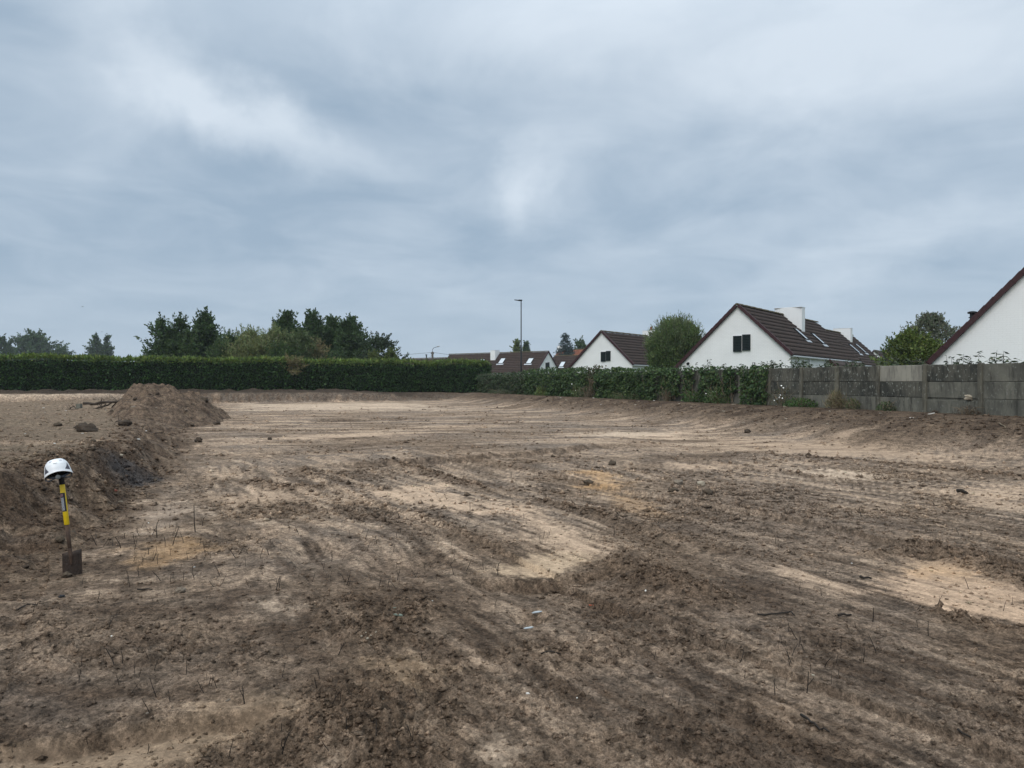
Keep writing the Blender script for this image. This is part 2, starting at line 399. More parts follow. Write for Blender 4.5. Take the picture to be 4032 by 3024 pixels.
HOLE = [(fl((1148, 1314))[0], .13, .075), (fl((862, 1207))[0], .38, .06), (fl((520, 1152))[0], .34, .06), (fl((700, 1185))[0], .28, .05),
        (fl((1210, 1068))[0], .3, .03), (fl((470, 1385))[0], .3, .03), (fl((1290, 1300))[0], .3, .03)]

CHURN = [(fl((1330, 1090), (1500, 1040), (1720, 1052), (1930, 1150), (1990, 1190), (1700, 1215), (1450, 1180)), .65), (fl((690, 1480), (900, 1500), (1000, 1660), (700, 1660)), 1.0), (fl((1320, 1218), (1500, 1225), (1560, 1310), (1380, 1290)), 1.0),
         (fl((640, 1260), (950, 1255), (940, 1390), (760, 1400)), .85), (fl((690, 1060), (900, 1100), (1180, 1190), (1000, 1180), (740, 1110)), .8), (fl((-60, 1330), (500, 1330), (560, 1460), (-60, 1470)), .6),
         (fl((1300, 1450), (1700, 1560), (1600, 1660), (1100, 1660)), .55), (fl((950, 1440), (1300, 1450), (1250, 1560), (960, 1560)), .5)]
def poly_sd(x, y, poly):
    """signed distance to a polygon (positive inside)"""
    d2 = np.full(x.shape, 1e9); ins = np.zeros(x.shape, bool); n = len(poly)
    for i in range(n):
        ax, ay = poly[i]; bx, by = poly[(i + 1) % n]
        ex, ey = bx - ax, by - ay
        t = np.clip(((x - ax) * ex + (y - ay) * ey) / (ex * ex + ey * ey + 1e-12), 0, 1)
        d2 = np.minimum(d2, (x - ax - t * ex) ** 2 + (y - ay - t * ey) ** 2)
        c = ((ay > y) != (by > y)) & (x < ex * (y - ay) / (by - ay + 1e-12) + ax)
        ins ^= c
    d = np.sqrt(d2); return np.where(ins, d, -d)
def line_d(x, y, pts):
    d2 = np.full(x.shape, 1e9)
    for (ax, ay), (bx, by) in zip(pts[:-1], pts[1:]):
        ex, ey = bx - ax, by - ay
        t = np.clip(((x - ax) * ex + (y - ay) * ey) / (ex * ex + ey * ey), 0, 1)
        d2 = np.minimum(d2, (x - ax - t * ex) ** 2 + (y - ay - t * ey) ** 2)
    return np.sqrt(d2)
LANE_C = [-2.3, -.4, 1.5, 3.4, 5.25, 7.1, 9.0, 10.9, 12.8]
LANE_DZ = [.01, -.02, .015, -.03, .01, -.02, .025, -.01, .01, 0]

GRIT = [None]              # how loose the surface is, from the last terrain() call
CHP = (-5.45, 11.5)       # charred patch on the left bank
def terrain(x, y):
    shp = np.shape(x); x = np.atleast_1d(np.asarray(x, np.float64)).ravel(); y = np.atleast_1d(np.asarray(y, np.float64)).ravel()
    N = len(x)
    def L(c0, c1, t): return c0 + (c1 - c0) * t[:, None]
    land = land_z(y); flo = .009 * np.clip(y - 12, 0, 60)
    dy = np.clip(y * y / 1100.0, .006, .25)
    def band(f): return np.clip(1.6 - dy * f * 1.8, 0, 1)        # no relief finer than the mesh carries
    low = fbm(x * .32, y * .32, 4, 3); mid = fbm(x * 1.1, y * 1.1, 4, 13); fine = fbm(x * 4.2, y * 4.2, 4, 23)
    n = wall_n(x, y); p = far_p(x, y)
    fr = sst(4.3, .6, n + .55 * low + .22 * mid)
    m = (toe_x(y) - x) * .93 + .30 * mid + .32 * fbm(x * .6, y * .6, 2, 55) + .14 * low * np.clip(y / 9, .3, 2)
    w = np.interp(y, [0, 6, 8.5, 10, 14, 22, 30], [1.15, 1.15, 1.05, .75, .9, 1.5, 2.2])
    plz = np.interp(y, [0, 9, 20, 46], [.68, .66, .5, .56])
    fle = sst(0, 1, m / w)
    wf = np.interp(x, [-40, -10, -5, 1], [.75, .9, 3, 6])
    ff = sst(0, 1, (p + .25 * mid) / wf)
    z1 = fr * (land - flo); z2 = fle * (plz - flo) + .12 * sst(1.5, 4, m) * low; z3 = ff * (land + .04 - flo)
    up = np.maximum(np.maximum(z1, z2), z3); z = flo + up
    onfloor = 1 - np.clip(up / .3, 0, 1)
    bermh = .34 * np.exp(-((p - 2.0) / .75) ** 2) * sst(-8, -14, x) * (.75 + .5 * mid)
    z = z + bermh
    # floor undulation
    z = z + .035 * low * onfloor + .012 * mid
    # scrape lanes
    a = -.48 * x + .877 * y; c = .877 * x + .48 * y + .12 * fbm(a * .25, x * 0 + 1.7, 2, 41)
    ysc = np.interp(x, [-6, -2.6, 0, 2, 6, 14], [14, 14.7, 16.3, 18.3, 19.5, 21]) + .15 * mid
    lane = (1 - sst(-.3, .3, y - ysc)) * onfloor
    # near the right and in the foreground the bucket swung wider: streaks turn
    ang = R(-8)
    idx = np.searchsorted(LANE_C, c)
    z = z + lane * np.array(LANE_DZ)[idx]
    rough = np.clip(.5 * sst(-.1, .5, fbm(x * .55, y * .55, 3, 61)), 0, 1)
    for poly, s_ in CHURN:
        P = np.array(poly); k = (x > P[:, 0].min() - 1) & (x < P[:, 0].max() + 1) & (y > P[:, 1].min() - 1) & (y < P[:, 1].max() + 1)
        if k.any(): rough[k] = np.maximum(rough[k], s_ * sst(-.25, .25, poly_sd(x[k], y[k], poly) + .5 * mid[k]) * (.75 + .5 * fine[k]))
    berm_m = np.zeros(N)
    for i, cb in enumerate(LANE_C):
        e = sst(-.12, .3, fbm(a * .30, np.full(N, i * 7.3), 2, 77))
        g = np.exp(-((c - cb) / (.15 + .05 * mid)) ** 2) * e * lane * sst(2.2, 5, y) * (.25 + .75 * sst(1.0, 3.0, c)) * (sst(6.0, 8.5, y) if i in (3, 4) else .45 * sst(6.5, 9, y))
        berm_m = np.maximum(berm_m, g)
    z = z + .075 * berm_m * (1 + .5 * fine)
    st1 = fbm(a * .5, c * 4.5, 3, 81) ; st2 = fbm(a * 1.3, c * 13, 3, 91)
    fs1 = fbm(x * .16 + y * .03, y * 1.0 - x * .12, 4, 101); fs2 = fbm(x * .45 + y * .1, y * 2.4 - x * .3, 3, 111)
    lw = sst(20, 13, y)
    wz = sst(.2, 2.6, c); iso1 = fbm(x * 1.0, y * 1.6, 3, 83); iso2 = fbm(x * 3.1, y * 4.6, 3, 93)
    st1 = st1 * wz + iso1 * (1 - wz); st2 = st2 * wz + iso2 * (1 - wz)
    S1 = st1 * lw + fs1 * (1 - lw); S2 = st2 * lw + fs2 * (1 - lw)
    PM = []; sandm = np.zeros(N)
    for cc, s, e, poly in PATCH:
        P = np.array(poly); mg = 3 * e + .2
        k = (x > P[:, 0].min() - mg) & (x < P[:, 0].max() + mg) & (y > P[:, 1].min() - mg) & (y < P[:, 1].max() + mg)
        if not k.any(): continue
        d = poly_sd(x[k], y[k], poly) + e * (2.4 * mid[k] + 2.0 * S2[k] + 1.3 * fine[k] + .8 * S1[k])
        mk = sst(-1.5 * e, e * 2.0, d) * s * .84 * (.92 + .55 * np.clip(S2[k] + .6 * S1[k] + .5 * fine[k], -.9, .15)); PM.append((k, cc, mk))
        if cc[0] > .27: sandm[k] = np.maximum(sandm[k], sst(-e * .5, e * 2.2, d) * min(1, s * 1.1))
    rough = rough * (1 - .8 * sandm)
    z = z + (.010 * st1 * band(4) + .006 * st2 * band(10)) * lane * (1 - .6 * rough)
    # step where the scraping started
    amp = .10 * sst(-4.6, -2.4, x) * (1 - sst(2.2, 4.5, x))
    z = z + amp * sst(-.07, .07, y - ysc) * np.exp(-np.clip(y - ysc, 0, 99) / 9) * onfloor
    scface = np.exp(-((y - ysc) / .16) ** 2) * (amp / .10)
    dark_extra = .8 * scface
    for pts, h, wd in BERM:
        P = np.array(pts); k = (x > P[:, 0].min() - 1) & (x < P[:, 0].max() + 1) & (y > P[:, 1].min() - 1) & (y < P[:, 1].max() + 1)
        if not k.any(): continue
        g = np.exp(-(line_d(x[k], y[k], pts) / (wd * (1 + .5 * mid[k]))) ** 2)
        z[k] += h * g * (.8 + .8 * fine[k]); berm_m[k] = np.maximum(berm_m[k], g)
    for pts, D, back in SCARP:
        P = np.array(sorted(pts)); yl = np.interp(x, P[:, 0], P[:, 1]) + .05 * mid + .02 * fine
        inx = sst(P[0, 0] - .1, P[0, 0] + .25, x) * (1 - sst(P[-1, 0] - .3, P[-1, 0] + .1, x))
        dd = y - yl; sh = .05 if back < 1 else .3
        z = z - D * inx * (1 - sst(-sh, sh, dd)) * np.exp(np.minimum(dd, 0) / back)
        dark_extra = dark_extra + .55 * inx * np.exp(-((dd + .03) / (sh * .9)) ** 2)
    hole_m = np.zeros(N)
    for (hx, hy), r, dep in HOLE:
        g = np.exp(-(((x - hx) ** 2 + ((y - hy) * .8) ** 2) / (r * r)) ** 1.5); z = z - 1.7 * dep * g; hole_m = np.maximum(hole_m, g)
    # clods
    rough = np.clip(np.maximum(rough, np.maximum(berm_m * 1.0, .75 * sst(-.4, .2, m / w) * (1 - sst(1.0, 1.5, m / w)) * (.35 + .65 * sst(7.2, 9.0, y)) + .85 * fr * sst(1, .8, fr))), 0, 1)
    L1 = np.clip(pn(x * 6.1, y * 6.1, 7) * 1.5, -.25, 1); L2 = np.clip(pn(x * 13.7, y * 13.7, 8) * 1.5, -.3, 1); L3 = np.clip(pn(x * 29, y * 29, 9) * 1.4, -.35, 1); L4 = np.clip(pn(x * 61, y * 61, 10) * 1.3, -.4, 1)
    z = z + rough * (.034 * L1 * band(5) + .030 * L2 * band(12) + .021 * L3 * band(26) + .006 * L4 * band(52)) + ((.006 * L2 + .007 * L3) * band(24) + .005 * L4 * band(52)) * (1 - .7 * sandm)
    # bucket grooves down the left bank face
    face = fle * (1 - fle) * 4
    gro = pn((y - x * .35) * 3.6 + .5 * mid, m * .5, 12)
    z = z + face * (.05 + .05 * sst(9, 7, y)) * gro * band(4)
    # plateau small relief
    z = z + .02 * fle * fine * band(4)
    # ------------------------------------------------ colour of the soil
    near = sst(10, 4.5, y)
    col = L(np.tile(MID, (N, 1)), GREY, sst(-.5, .5, low + .4 * mid))
    col = L(col, DARK * 1.25, near * .46)
    sandy = sst(5.5, 9, y)
    col = L(col, SAND * .92, sst(-.05, .35, S1 + .30 * S2 + .25 * low) * (.32 + .46 * sandy))
    col = L(col, PALE * .85, sst(.18, .55, S2 + .45 * S1) * (.22 + .28 * sandy) * (1 - .5 * rough))
    col = L(col, DARK * 1.05, sst(.08, .50, -S2 - .55 * S1 + .35 * mid * lw + .10 * near) * (.60 + .14 * wz * near))
    col = L(col, DARK * .85, sst(.15, .5, -S1 + .5 * mid) * .4 * lane)
    col = L(col, BROWN * 1.1, np.clip(rough * .6, 0, 1))
    for k, cc, mk in PM:
        col[k] = col[k] + (cc - col[k]) * (mk * (1 - .35 * np.clip(berm_m[k], 0, 1)))[:, None]
    # soil crumbs loosened on berms are a shade browner, step and scarp faces darker
    col = L(col, BROWN * 1.15, np.clip(berm_m * .5, 0, 1))
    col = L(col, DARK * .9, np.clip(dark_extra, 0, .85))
    # right bank
    rb = np.clip(fr * 1.5, 0, 1)
    bcol = L(np.tile(BROWN * .92, (N, 1)), DARK * .82, sst(-.3, .4, mid + .5 * S1)); bcol = L(bcol, MID * 1.1, sst(.25, .7, fbm(x * 1.9, y * 1.9, 3, 151)) * .6)
    bcol = L(bcol, SAND * .75, sst(.2, .6, S2 + .3 * mid) * .55 * (1 - sst(.5, .95, fr)))
    col = L(col, bcol * .84, rb)
    # left bank face and level
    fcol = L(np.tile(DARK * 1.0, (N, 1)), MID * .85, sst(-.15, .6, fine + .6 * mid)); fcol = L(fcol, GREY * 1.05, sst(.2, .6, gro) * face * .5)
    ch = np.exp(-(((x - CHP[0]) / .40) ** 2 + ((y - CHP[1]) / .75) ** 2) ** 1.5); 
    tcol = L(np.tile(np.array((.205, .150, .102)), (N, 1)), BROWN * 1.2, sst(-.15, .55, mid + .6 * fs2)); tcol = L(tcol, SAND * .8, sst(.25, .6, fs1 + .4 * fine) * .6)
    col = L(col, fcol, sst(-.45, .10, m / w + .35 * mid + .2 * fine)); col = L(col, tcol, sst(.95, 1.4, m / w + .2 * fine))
    col = L(col, CHAR, np.clip(ch * .75 + 1.1 * fine * ch, 0, .78))
    # far bank face, its pale lip and the dark spoil in front of the hedge
    gcol = L(np.tile(GREY * .55, (N, 1)), DARK * 1.1, sst(-.2, .5, fine)); gcol = L(gcol, SAND * .85, sst(.0, .4, .6 * mid + .6 * sst(-25, -30, x) - .12) * .5)
    fm = sst(.0, .10, ff) * sst(2, -3, x)
    col = L(col, gcol, fm); col = L(col, PALE * .95, np.exp(-((p - wf * .98) / .28) ** 2) * sst(-22, -27, x) * .8)
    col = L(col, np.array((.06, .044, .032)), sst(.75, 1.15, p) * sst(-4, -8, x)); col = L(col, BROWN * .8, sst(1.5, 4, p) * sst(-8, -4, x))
    gw = sst(3.6, 4.4, p + .3 * mid); col = L(col, FIELD * .8, gw)
    gw2 = sst(-.2, -.6, n); gcl = L(np.tile(GRASS, (N, 1)), GRASS * np.array((1.5, 1.25, 1)), sst(-.3, .5, mid)); col = L(col, gcl, np.broadcast_to(gw2[:, None], (N, 3))[:, 0])
    GRIT[0] = (1 - .55 * sandm * (1 - np.clip(berm_m, 0, 1))).reshape(shp)
    return z.reshape(shp), np.clip(col, .02, .6).reshape(*shp, 3), rough.reshape(shp)
def gz(x, y): return float(terrain(np.array([x]), np.array([y]))[0][0])

_ys = np.linspace(7, 16, 400); _h = terrain((525 - 2016) / FPX * _ys, _ys)[0]
_k = int(np.argmax(EYE + (1512 - 1868) / FPX * _ys <= _h)); CHP = ((525 - 2016) / FPX * _ys[_k], _ys[_k])
def build_ground():
    ys = [1.2]
    while ys[-1] < 66:
        t = ys[-1]; ys.append(t + min(max(t * t / 1080.0, .0112), .21))
    while ys[-1] < 480: ys.append(ys[-1] * 1.18 if ys[-1] > 70 else ys[-1] + 1.5)
    ys = np.array(ys)
    kd = np.linspace(-.722, .722, 1060); ko = np.geomspace(.73, 3.2, 26)
    ks = np.concatenate([-ko[::-1], kd, ko])
    KX, YY = np.meshgrid(ks, ys); XX = KX * (YY + 1.5)
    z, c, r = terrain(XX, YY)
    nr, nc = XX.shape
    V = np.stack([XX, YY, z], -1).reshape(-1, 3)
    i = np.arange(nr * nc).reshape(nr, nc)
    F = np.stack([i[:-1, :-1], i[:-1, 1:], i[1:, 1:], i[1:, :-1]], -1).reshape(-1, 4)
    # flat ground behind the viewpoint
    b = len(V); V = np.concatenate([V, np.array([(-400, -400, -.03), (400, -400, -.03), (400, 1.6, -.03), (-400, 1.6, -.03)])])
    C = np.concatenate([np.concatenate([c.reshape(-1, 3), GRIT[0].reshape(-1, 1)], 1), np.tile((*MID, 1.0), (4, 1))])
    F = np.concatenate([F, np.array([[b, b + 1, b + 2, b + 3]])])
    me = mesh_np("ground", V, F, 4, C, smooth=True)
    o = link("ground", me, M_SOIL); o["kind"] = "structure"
    return o
build_ground()

# ------------------------------------------------------------------ houses
def white_brick_mat(name, scale_m=1.0, stain=.10):
    m, nt, b = new_mat(name)
    t = nt.nodes.new("ShaderNodeTexCoord")
    sp = nt.nodes.new("ShaderNodeSeparateXYZ"); nt.links.new(t.outputs["Object"], sp.inputs[0])
    ad = nt.nodes.new("ShaderNodeMath"); ad.operation = 'ADD'; nt.links.new(sp.outputs[0], ad.inputs[0]); nt.links.new(sp.outputs[1], ad.inputs[1])
    cb = nt.nodes.new("ShaderNodeCombineXYZ"); nt.links.new(ad.outputs[0], cb.inputs[0]); nt.links.new(sp.outputs[2], cb.inputs[1])
    br = nt.nodes.new("ShaderNodeTexBrick"); br.inputs["Scale"].default_value = 1.0; br.inputs["Brick Width"].default_value = .22; br.inputs["Row Height"].default_value = .077
    br.inputs["Mortar Size"].default_value = .007; br.inputs["Mortar Smooth"].default_value = .6
    br.inputs["Color1"].default_value = (1, 1, 1, 1); br.inputs["Color2"].default_value = (.86, .86, .86, 1); br.inputs["Mortar"].default_value = (0, 0, 0, 1)
    nt.links.new(cb.outputs[0], br.inputs["Vector"])
    n = nt.nodes.new("ShaderNodeTexNoise"); n.inputs["Scale"].default_value = .9; n.inputs["Detail"].default_value = 7; nt.links.new(t.outputs["Object"], n.inputs["Vector"])
    r = nt.nodes.new("ShaderNodeMapRange"); r.inputs[1].default_value = .3; r.inputs[2].default_value = .75; r.inputs[3].default_value = 1.0; r.inputs[4].default_value = 1 - stain
    nt.links.new(n.outputs[0], r.inputs[0])
    rb = nt.nodes.new("ShaderNodeMapRange"); rb.inputs[3].default_value = .84; rb.inputs[4].default_value = 1.0; nt.links.new(br.outputs["Color"], rb.inputs[0])
    mu = nt.nodes.new("ShaderNodeMath"); mu.operation = 'MULTIPLY'; nt.links.new(r.outputs[0], mu.inputs[0]); nt.links.new(rb.outputs[0], mu.inputs[1])
    vm = nt.nodes.new("ShaderNodeVectorMath"); vm.operation = 'SCALE'; vm.inputs[0].default_value = (.87, .87, .86); nt.links.new(mu.outputs[0], vm.inputs["Scale"])
    nt.links.new(vm.outputs[0], b.inputs["Base Color"]); b.inputs["Roughness"].default_value = .75; b.inputs["Specular IOR Level"].default_value = .2
    bp = nt.nodes.new("ShaderNodeBump"); bp.inputs["Strength"].default_value = .6; bp.inputs["Distance"].default_value = .01
    nt.links.new(br.outputs["Color"], bp.inputs["Height"]); nt.links.new(bp.outputs[0], b.inputs["Normal"])
    return m
M_WBRICK = white_brick_mat("white_painted_brickwork")
M_WPAINT = plain("white_painted_render", (.86, .86, .85), .75, noise=.07, nscale=2)
M_TILE = plain("brown_roof_tile", (.060, .038, .029), .85, nscale=2.2, col2=(.034, .023, .018), bump=.4, bscale=25)
M_TILE_MOSS = plain("mossy_ridge_tile", (.11, .085, .04), .9, nscale=9, col2=(.06, .05, .03), bump=.6, bscale=40)
M_VERGE = plain("dark_red_verge_tile", (.05, .016, .018), .6, noise=.35, nscale=6)
M_ORANGE = plain("orange_roof_tile", (.27, .095, .05), .8, noise=.4, nscale=3)
M_SHUT = plain("dark_green_shutter_paint", (.012, .02, .022), .45, noise=.3, nscale=12)
M_ZINC = plain("zinc_sheet", (.5, .52, .54), .45, metal=.6, noise=.2, nscale=5)
M_GUTTER = plain("pale_gutter", (.55, .57, .58), .5, noise=.2, nscale=5)
M_BLACKM = plain("black_metal", (.018, .018, .02), .5)
M_DGREY = plain("dark_grey_steel", (.014, .016, .018), .6, noise=.2, nscale=4, spec=.15)
M_SLATE = plain("dark_flat_roofing", (.03, .033, .038), .7, noise=.3)
def glass_mat():
    m, nt, b = new_mat("skylight_glass")
    b.inputs["Base Color"].default_value = (.55, .58, .6, 1); b.inputs["Roughness"].default_value = .08; b.inputs["Specular IOR Level"].default_value = .8; b.inputs["Metallic"].default_value = .35
    return m
M_GLASS = glass_mat()

GROUND_H = .95
class House:
    """gable-fronted house. Local axes: x along the gable to the right, y back along the ridge, z up; origin on the ground under the ridge at the gable."""
    def __init__(s, name, P, rotz, length, right, left, ridge, slope=.943, label="", period=.30, course=.36, verge_parts=False, ridge_parts=False, tile=None, bricks=False, group="white gabled houses beyond the wall"):
        s.P = P; s.h = ridge - GROUND_H; s.tan = slope; s.len = length; s.r, s.l = right, left; s.rot = rotz
        s.gx = Vector((math.cos(rotz), math.sin(rotz), 0)); s.gy = Vector((-math.sin(rotz), math.cos(rotz), 0))
        s.root = empty(name, (P[0], P[1], GROUND_H), rotz); tag(s.root, label, "house", group)
        tile = tile or M_TILE
        h = s.h; zr, zl = h - right * slope, h - left * slope
        # gable walls and long walls, each a mesh of its own
        t = .22
        MB().prism([(-left, -.3), (right, -.3), (right, zr), (0, h), (-left, zl)], 0, t).build("gable_wall", M_WBRICK, s.root)
        MB().prism([(-left, -.3), (right, -.3), (right, zr), (0, h), (-left, zl)], length - t, length).build("gable_wall", M_WBRICK, s.root)
        MB().box((right - t / 2, length / 2, (zr - .3) / 2 - .0), (t, length - 2 * t - .004, zr + .3)).build("side_wall", M_WBRICK, s.root)
        MB().box((-left + t / 2, length / 2, (zl - .3) / 2), (t, length - 2 * t - .004, zl + .3)).build("side_wall", M_WBRICK, s.root)
        # roof deck
        c = 1 / math.hypot(1, slope); ov = .10
        def rp(sg, a, y, up): # point at slope distance a from the ridge on side sg
            return (sg * (a * c + up * slope * c), y, h - a * slope * c + up * c)
        mb = MB()
        y0, y1 = -.06, length + .06
        for sg, run in ((1, right), (-1, left)):
            A = run / c + ov
            v = [rp(sg, 0, y0, .004), rp(sg, A, y0, .004), rp(sg, A, y1, .004), rp(sg, 0, y1, .004), rp(sg, 0, y0, .07), rp(sg, A, y0, .07), rp(sg, A, y1, .07), rp(sg, 0, y1, .07)]
            mb.add(v, [(0, 3, 2, 1), (4, 5, 6, 7), (0, 1, 5, 4), (3, 7, 6, 2), (1, 2, 6, 5)])
        s.roof = mb.build("roof", tile, s.root)
        s.rp = rp; s.c = c
        for sg, run in ((1, right), (-1, left)):
            A = run / c + ov; n = int(A / course); cs = A / n
            for i in range(n):
                ny = max(4, int(length / period * 4)); ys = np.linspace(y0 + .002, y1 - .002, ny + 1)
                wv = .016 * np.sin(ys / period * 2 * np.pi) + .004 * np.sin(ys * 7.1 + i * 3)
                V = []
                for (a, up) in ((i * cs, .074), ((i + 1) * cs + .02, .122), ((i + 1) * cs + .024, .078)):
                    for y_, w_ in zip(ys, wv): V.append(rp(sg, a, y_, up + (w_ + .016 if up > .08 else .5 * w_ + .008 if i else 0.0)))
                V = np.array(V); k = np.arange(ny); m1 = ny + 1
                F = np.concatenate([np.stack([k + j * m1, k + 1 + j * m1, k + 1 + (j + 1) * m1, k + (j + 1) * m1], -1) for j in (0, 1)])
                if sg < 0: F = F[:, ::-1]
                link("tile_course", mesh_np("tile_course", V, F, 4), tile, s.roof)
            # verge tiles down the front gable
            if verge_parts:
                vb = MB(); ay = Matrix.Rotation(math.atan(slope) * sg, 3, 'Y')
                vb.box((0, 0, 0), (cs * 1.06, .16, .17)); vme = vb.mesh("verge_tile"); vme.materials.append(M_VERGE)
                for i in range(n):
                    q = rp(sg, (i + .55) * cs, -.10, .085)
                    o = link("verge_tile", vme, None, s.roof, q); o.rotation_euler = (0, math.atan(slope) * sg + .05 * sg, 0)
            else:
                vb = MB()
                for i in range(n):
                    q = rp(sg, (i + .55) * cs, -.10, .06); vb.box(q, (cs * 1.05, .12, .15), Matrix.Rotation(math.atan(slope) * sg + .04 * sg, 3, 'Y'))
                vb.build("verge_tiles", M_VERGE, s.roof)
        rb = MB(); ln = .42
        rb.add([(math.cos(a) * .13, y_, math.sin(a) * .11) for y_ in (0, ln) for a in np.linspace(0, math.pi, 7)], [(i, i + 1, i + 8, i + 7) for i in range(6)] + [tuple(range(6, -1, -1)), tuple(range(7, 14))])
        if ridge_parts:
            rme = rb.mesh("ridge_tile"); rme.materials.append(M_TILE_MOSS)
            k = 0
            while -.16 + k * (ln - .01) < length:
                o = link("ridge_tile", rme, None, s.roof, (0, -.16 + k * (ln - .01), h + .085 + .008 * math.sin(k * 2.3))); o.rotation_euler = (.02, 0, .01 * math.sin(k * 5)); k += 1
        else:
            rr = MB(); k = 0
            while -.16 + k * (ln - .01) < length:
                rr.add([(x, y_ - .16 + k * (ln - .01), z + h + .085 + .01 * math.sin(k * 2.3)) for (x, y_, z) in rb.v], rb.f); k += 1
            rr.build("ridge_capping", M_TILE_MOSS, s.roof)
    def gable_pix(s, u, v):
        k = (u - 2016) / FPX; g = s.gx
        sv = (k * s.P[1] - s.P[0]) / (g.x - k * g.y)
        Y = s.P[1] + sv * g.y
        return sv, EYE + (1512 - v) / FPX * Y - GROUND_H
    def roof_pix(s, u, v, sg):
        d = np.array([(u - 2016) / FPX, 1, (1512 - v) / FPX]); g, b = s.gx, s.gy
        # cam + lam*d = P + sx*g + t*b + z
        A = np.array([[g.x, b.x, -d[0]], [g.y, b.y, -d[1]], [-sg * s.tan, 0, -d[2]]])
        rhs = np.array([-s.P[0], -s.P[1], EYE - GROUND_H - s.h])
        sx, t, lam = np.linalg.solve(A, rhs)
        return abs(sx), t
    def shutters(s, u0, v0, u1, v1, name="window"):
        x0, z1 = s.gable_pix(u0, v0); x1, z0 = s.gable_pix(u1, v1)
        w, hh = x1 - x0, z1 - z0
        fr = MB(); fr.box(((x0 + x1) / 2, -.012, (z0 + z1) / 2), (w + .02, .02, hh)); win = fr.build(name, M_WPAINT, s.root)
        for i, (a, b, dz, dep) in enumerate(((x0, x0 + w * .49, -.03, .05), (x0 + w * .525, x1, .03, .045))):
            sh = MB()
            sh.cbox(((a + b) / 2, -.024 - dep / 2, (z0 + z1) / 2 + dz), (b - a, dep, hh), .008)
            f1 = sh.build("shutter", M_SHUT, win)
            nb = 7
            for q in range(0):
                pass
            rim = MB(); zc = (z0 + z1) / 2 + dz; yy = -.026 - dep
            for (cx, cz, sx_, sz_) in (((a + b) / 2, zc + hh / 2 - .03, b - a - .01, .05), ((a + b) / 2, zc - hh / 2 + .03, b - a - .01, .05), (a + .03, zc, .05, hh - .12), (b - .03, zc, .05, hh - .12)):
                rim.box((cx, yy - .006, cz), (sx_, .012, sz_))
            lo = MB()
            for q in range(9):
                lo.box(((a + b) / 2, yy - .004, zc - hh / 2 + .1 + q * (hh - .2) / 8), (b - a - .13, .012, (hh - .2) / 8 * .7), Matrix.Rotation(R(20), 3, 'X'))
            ro = rim.build("shutter_rim", M_SHUT, win)
            lo.build("louvre_slats", M_SHUT, win)
        return win
    def skylight(s, u, v, sg=1, w=.80, hh=1.15):
        sx, t = s.roof_pix(u, v, sg); a = sx / s.c
        s.skylight_at(t, a, sg, w, hh)
    def skylight_at(s, t, a, sg=1, w=.80, hh=1.15):
        rot = Matrix.Rotation(math.atan(s.tan) * sg, 3, 'Y')
        fr = MB(); e = .07
        for (da, dt, la, lt) in ((-hh / 2, 0, e, w + e), (hh / 2, 0, e, w + e), (0, -w / 2, hh - e - .004, e), (0, w / 2, hh - e - .004, e)):
            fr.box(s.rp(sg, a + da, t + dt, .145), (la, lt, .09), rot)
        f = fr.build("skylight", M_DGREY, s.root)
        MB().box(s.rp(sg, a, t, .165), (hh - e - .01, w - e - .01, .03), rot).build("pane", M_GLASS, f)
        MB().box(s.rp(sg, a + hh / 2 + .16, t, .145), (.22, w + .45, .012), rot).build("flashing", M_ZINC, f)
    def chimney(s, x0, x1, y0, y1, ztop, mat=None, pot=False, curved=False):
        base = s.h - max(abs(x0), abs(x1)) * s.tan - .2
        mb = MB()
        if curved:   # long side face bows slightly
            n = 8; pts = []
            for i in range(n + 1): a = i / n; pts.append((x0 + (x1 - x0) * a, y0 - .14 * math.sin(a * math.pi)))
            pts += [(x1, y1), (x0, y1)]
            k = len(pts); mb.add([(p[0], p[1], base) for p in pts] + [(p[0], p[1], ztop) for p in pts], [tuple(range(k - 1, -1, -1)), tuple(range(k, 2 * k))] + [(i, (i + 1) % k, (i + 1) % k + k, i + k) for i in range(k)])
        else: mb.box(((x0 + x1) / 2, (y0 + y1) / 2, (base + ztop) / 2), (x1 - x0, y1 - y0, ztop - base))
        ch = mb.build("chimney", mat or M_WBRICK, s.root)
        MB().box(((x0 + x1) / 2, (y0 + y1) / 2 - (.02 if curved else 0), ztop + .013), (x1 - x0 + .03, y1 - y0 + (.2 if curved else .03), .022)).build("chimney_cap", M_WPAINT, ch)
        if pot: MB().tube([((x0 + x1) / 2, (y0 + y1) / 2, ztop + .043), ((x0 + x1) / 2, (y0 + y1) / 2, ztop + .38), ((x0 + x1) / 2, (y0 + y1) / 2, ztop + .4)], [.11, .10, .13], 10).build("chimney_pot", M_ORANGE, ch)
        return ch
    def gutter(s, sg, run):
        z = s.h - run * s.tan - .10; x = sg * (run + .12)
        MB().tube([(x, -.05, z), (x, s.len + .05, z - .01)], .065, 8).build("gutter", M_GUTTER, s.root)
ROT = R(-37)

# --- the middle house with the wide white gable
H2 = House("brick_house", (13.2, 45.0), ROT, 16.0, 3.04, 4.1, 6.13, .943, "white house with dark green shutters and broad white chimney slab, right of the round bush", verge_parts=True, ridge_parts=True)
H2.shutters(2888, 1321, 2956, 1382)
H2.gutter(1, 3.04)
H2.chimney(-.55, 1.25, 8.2, 8.9, 6.68 - GROUND_H, curved=True)
for (u, v) in ((3148, 1322), (3215, 1340)): H2.skylight(u, v, w=.55, hh=1.05)
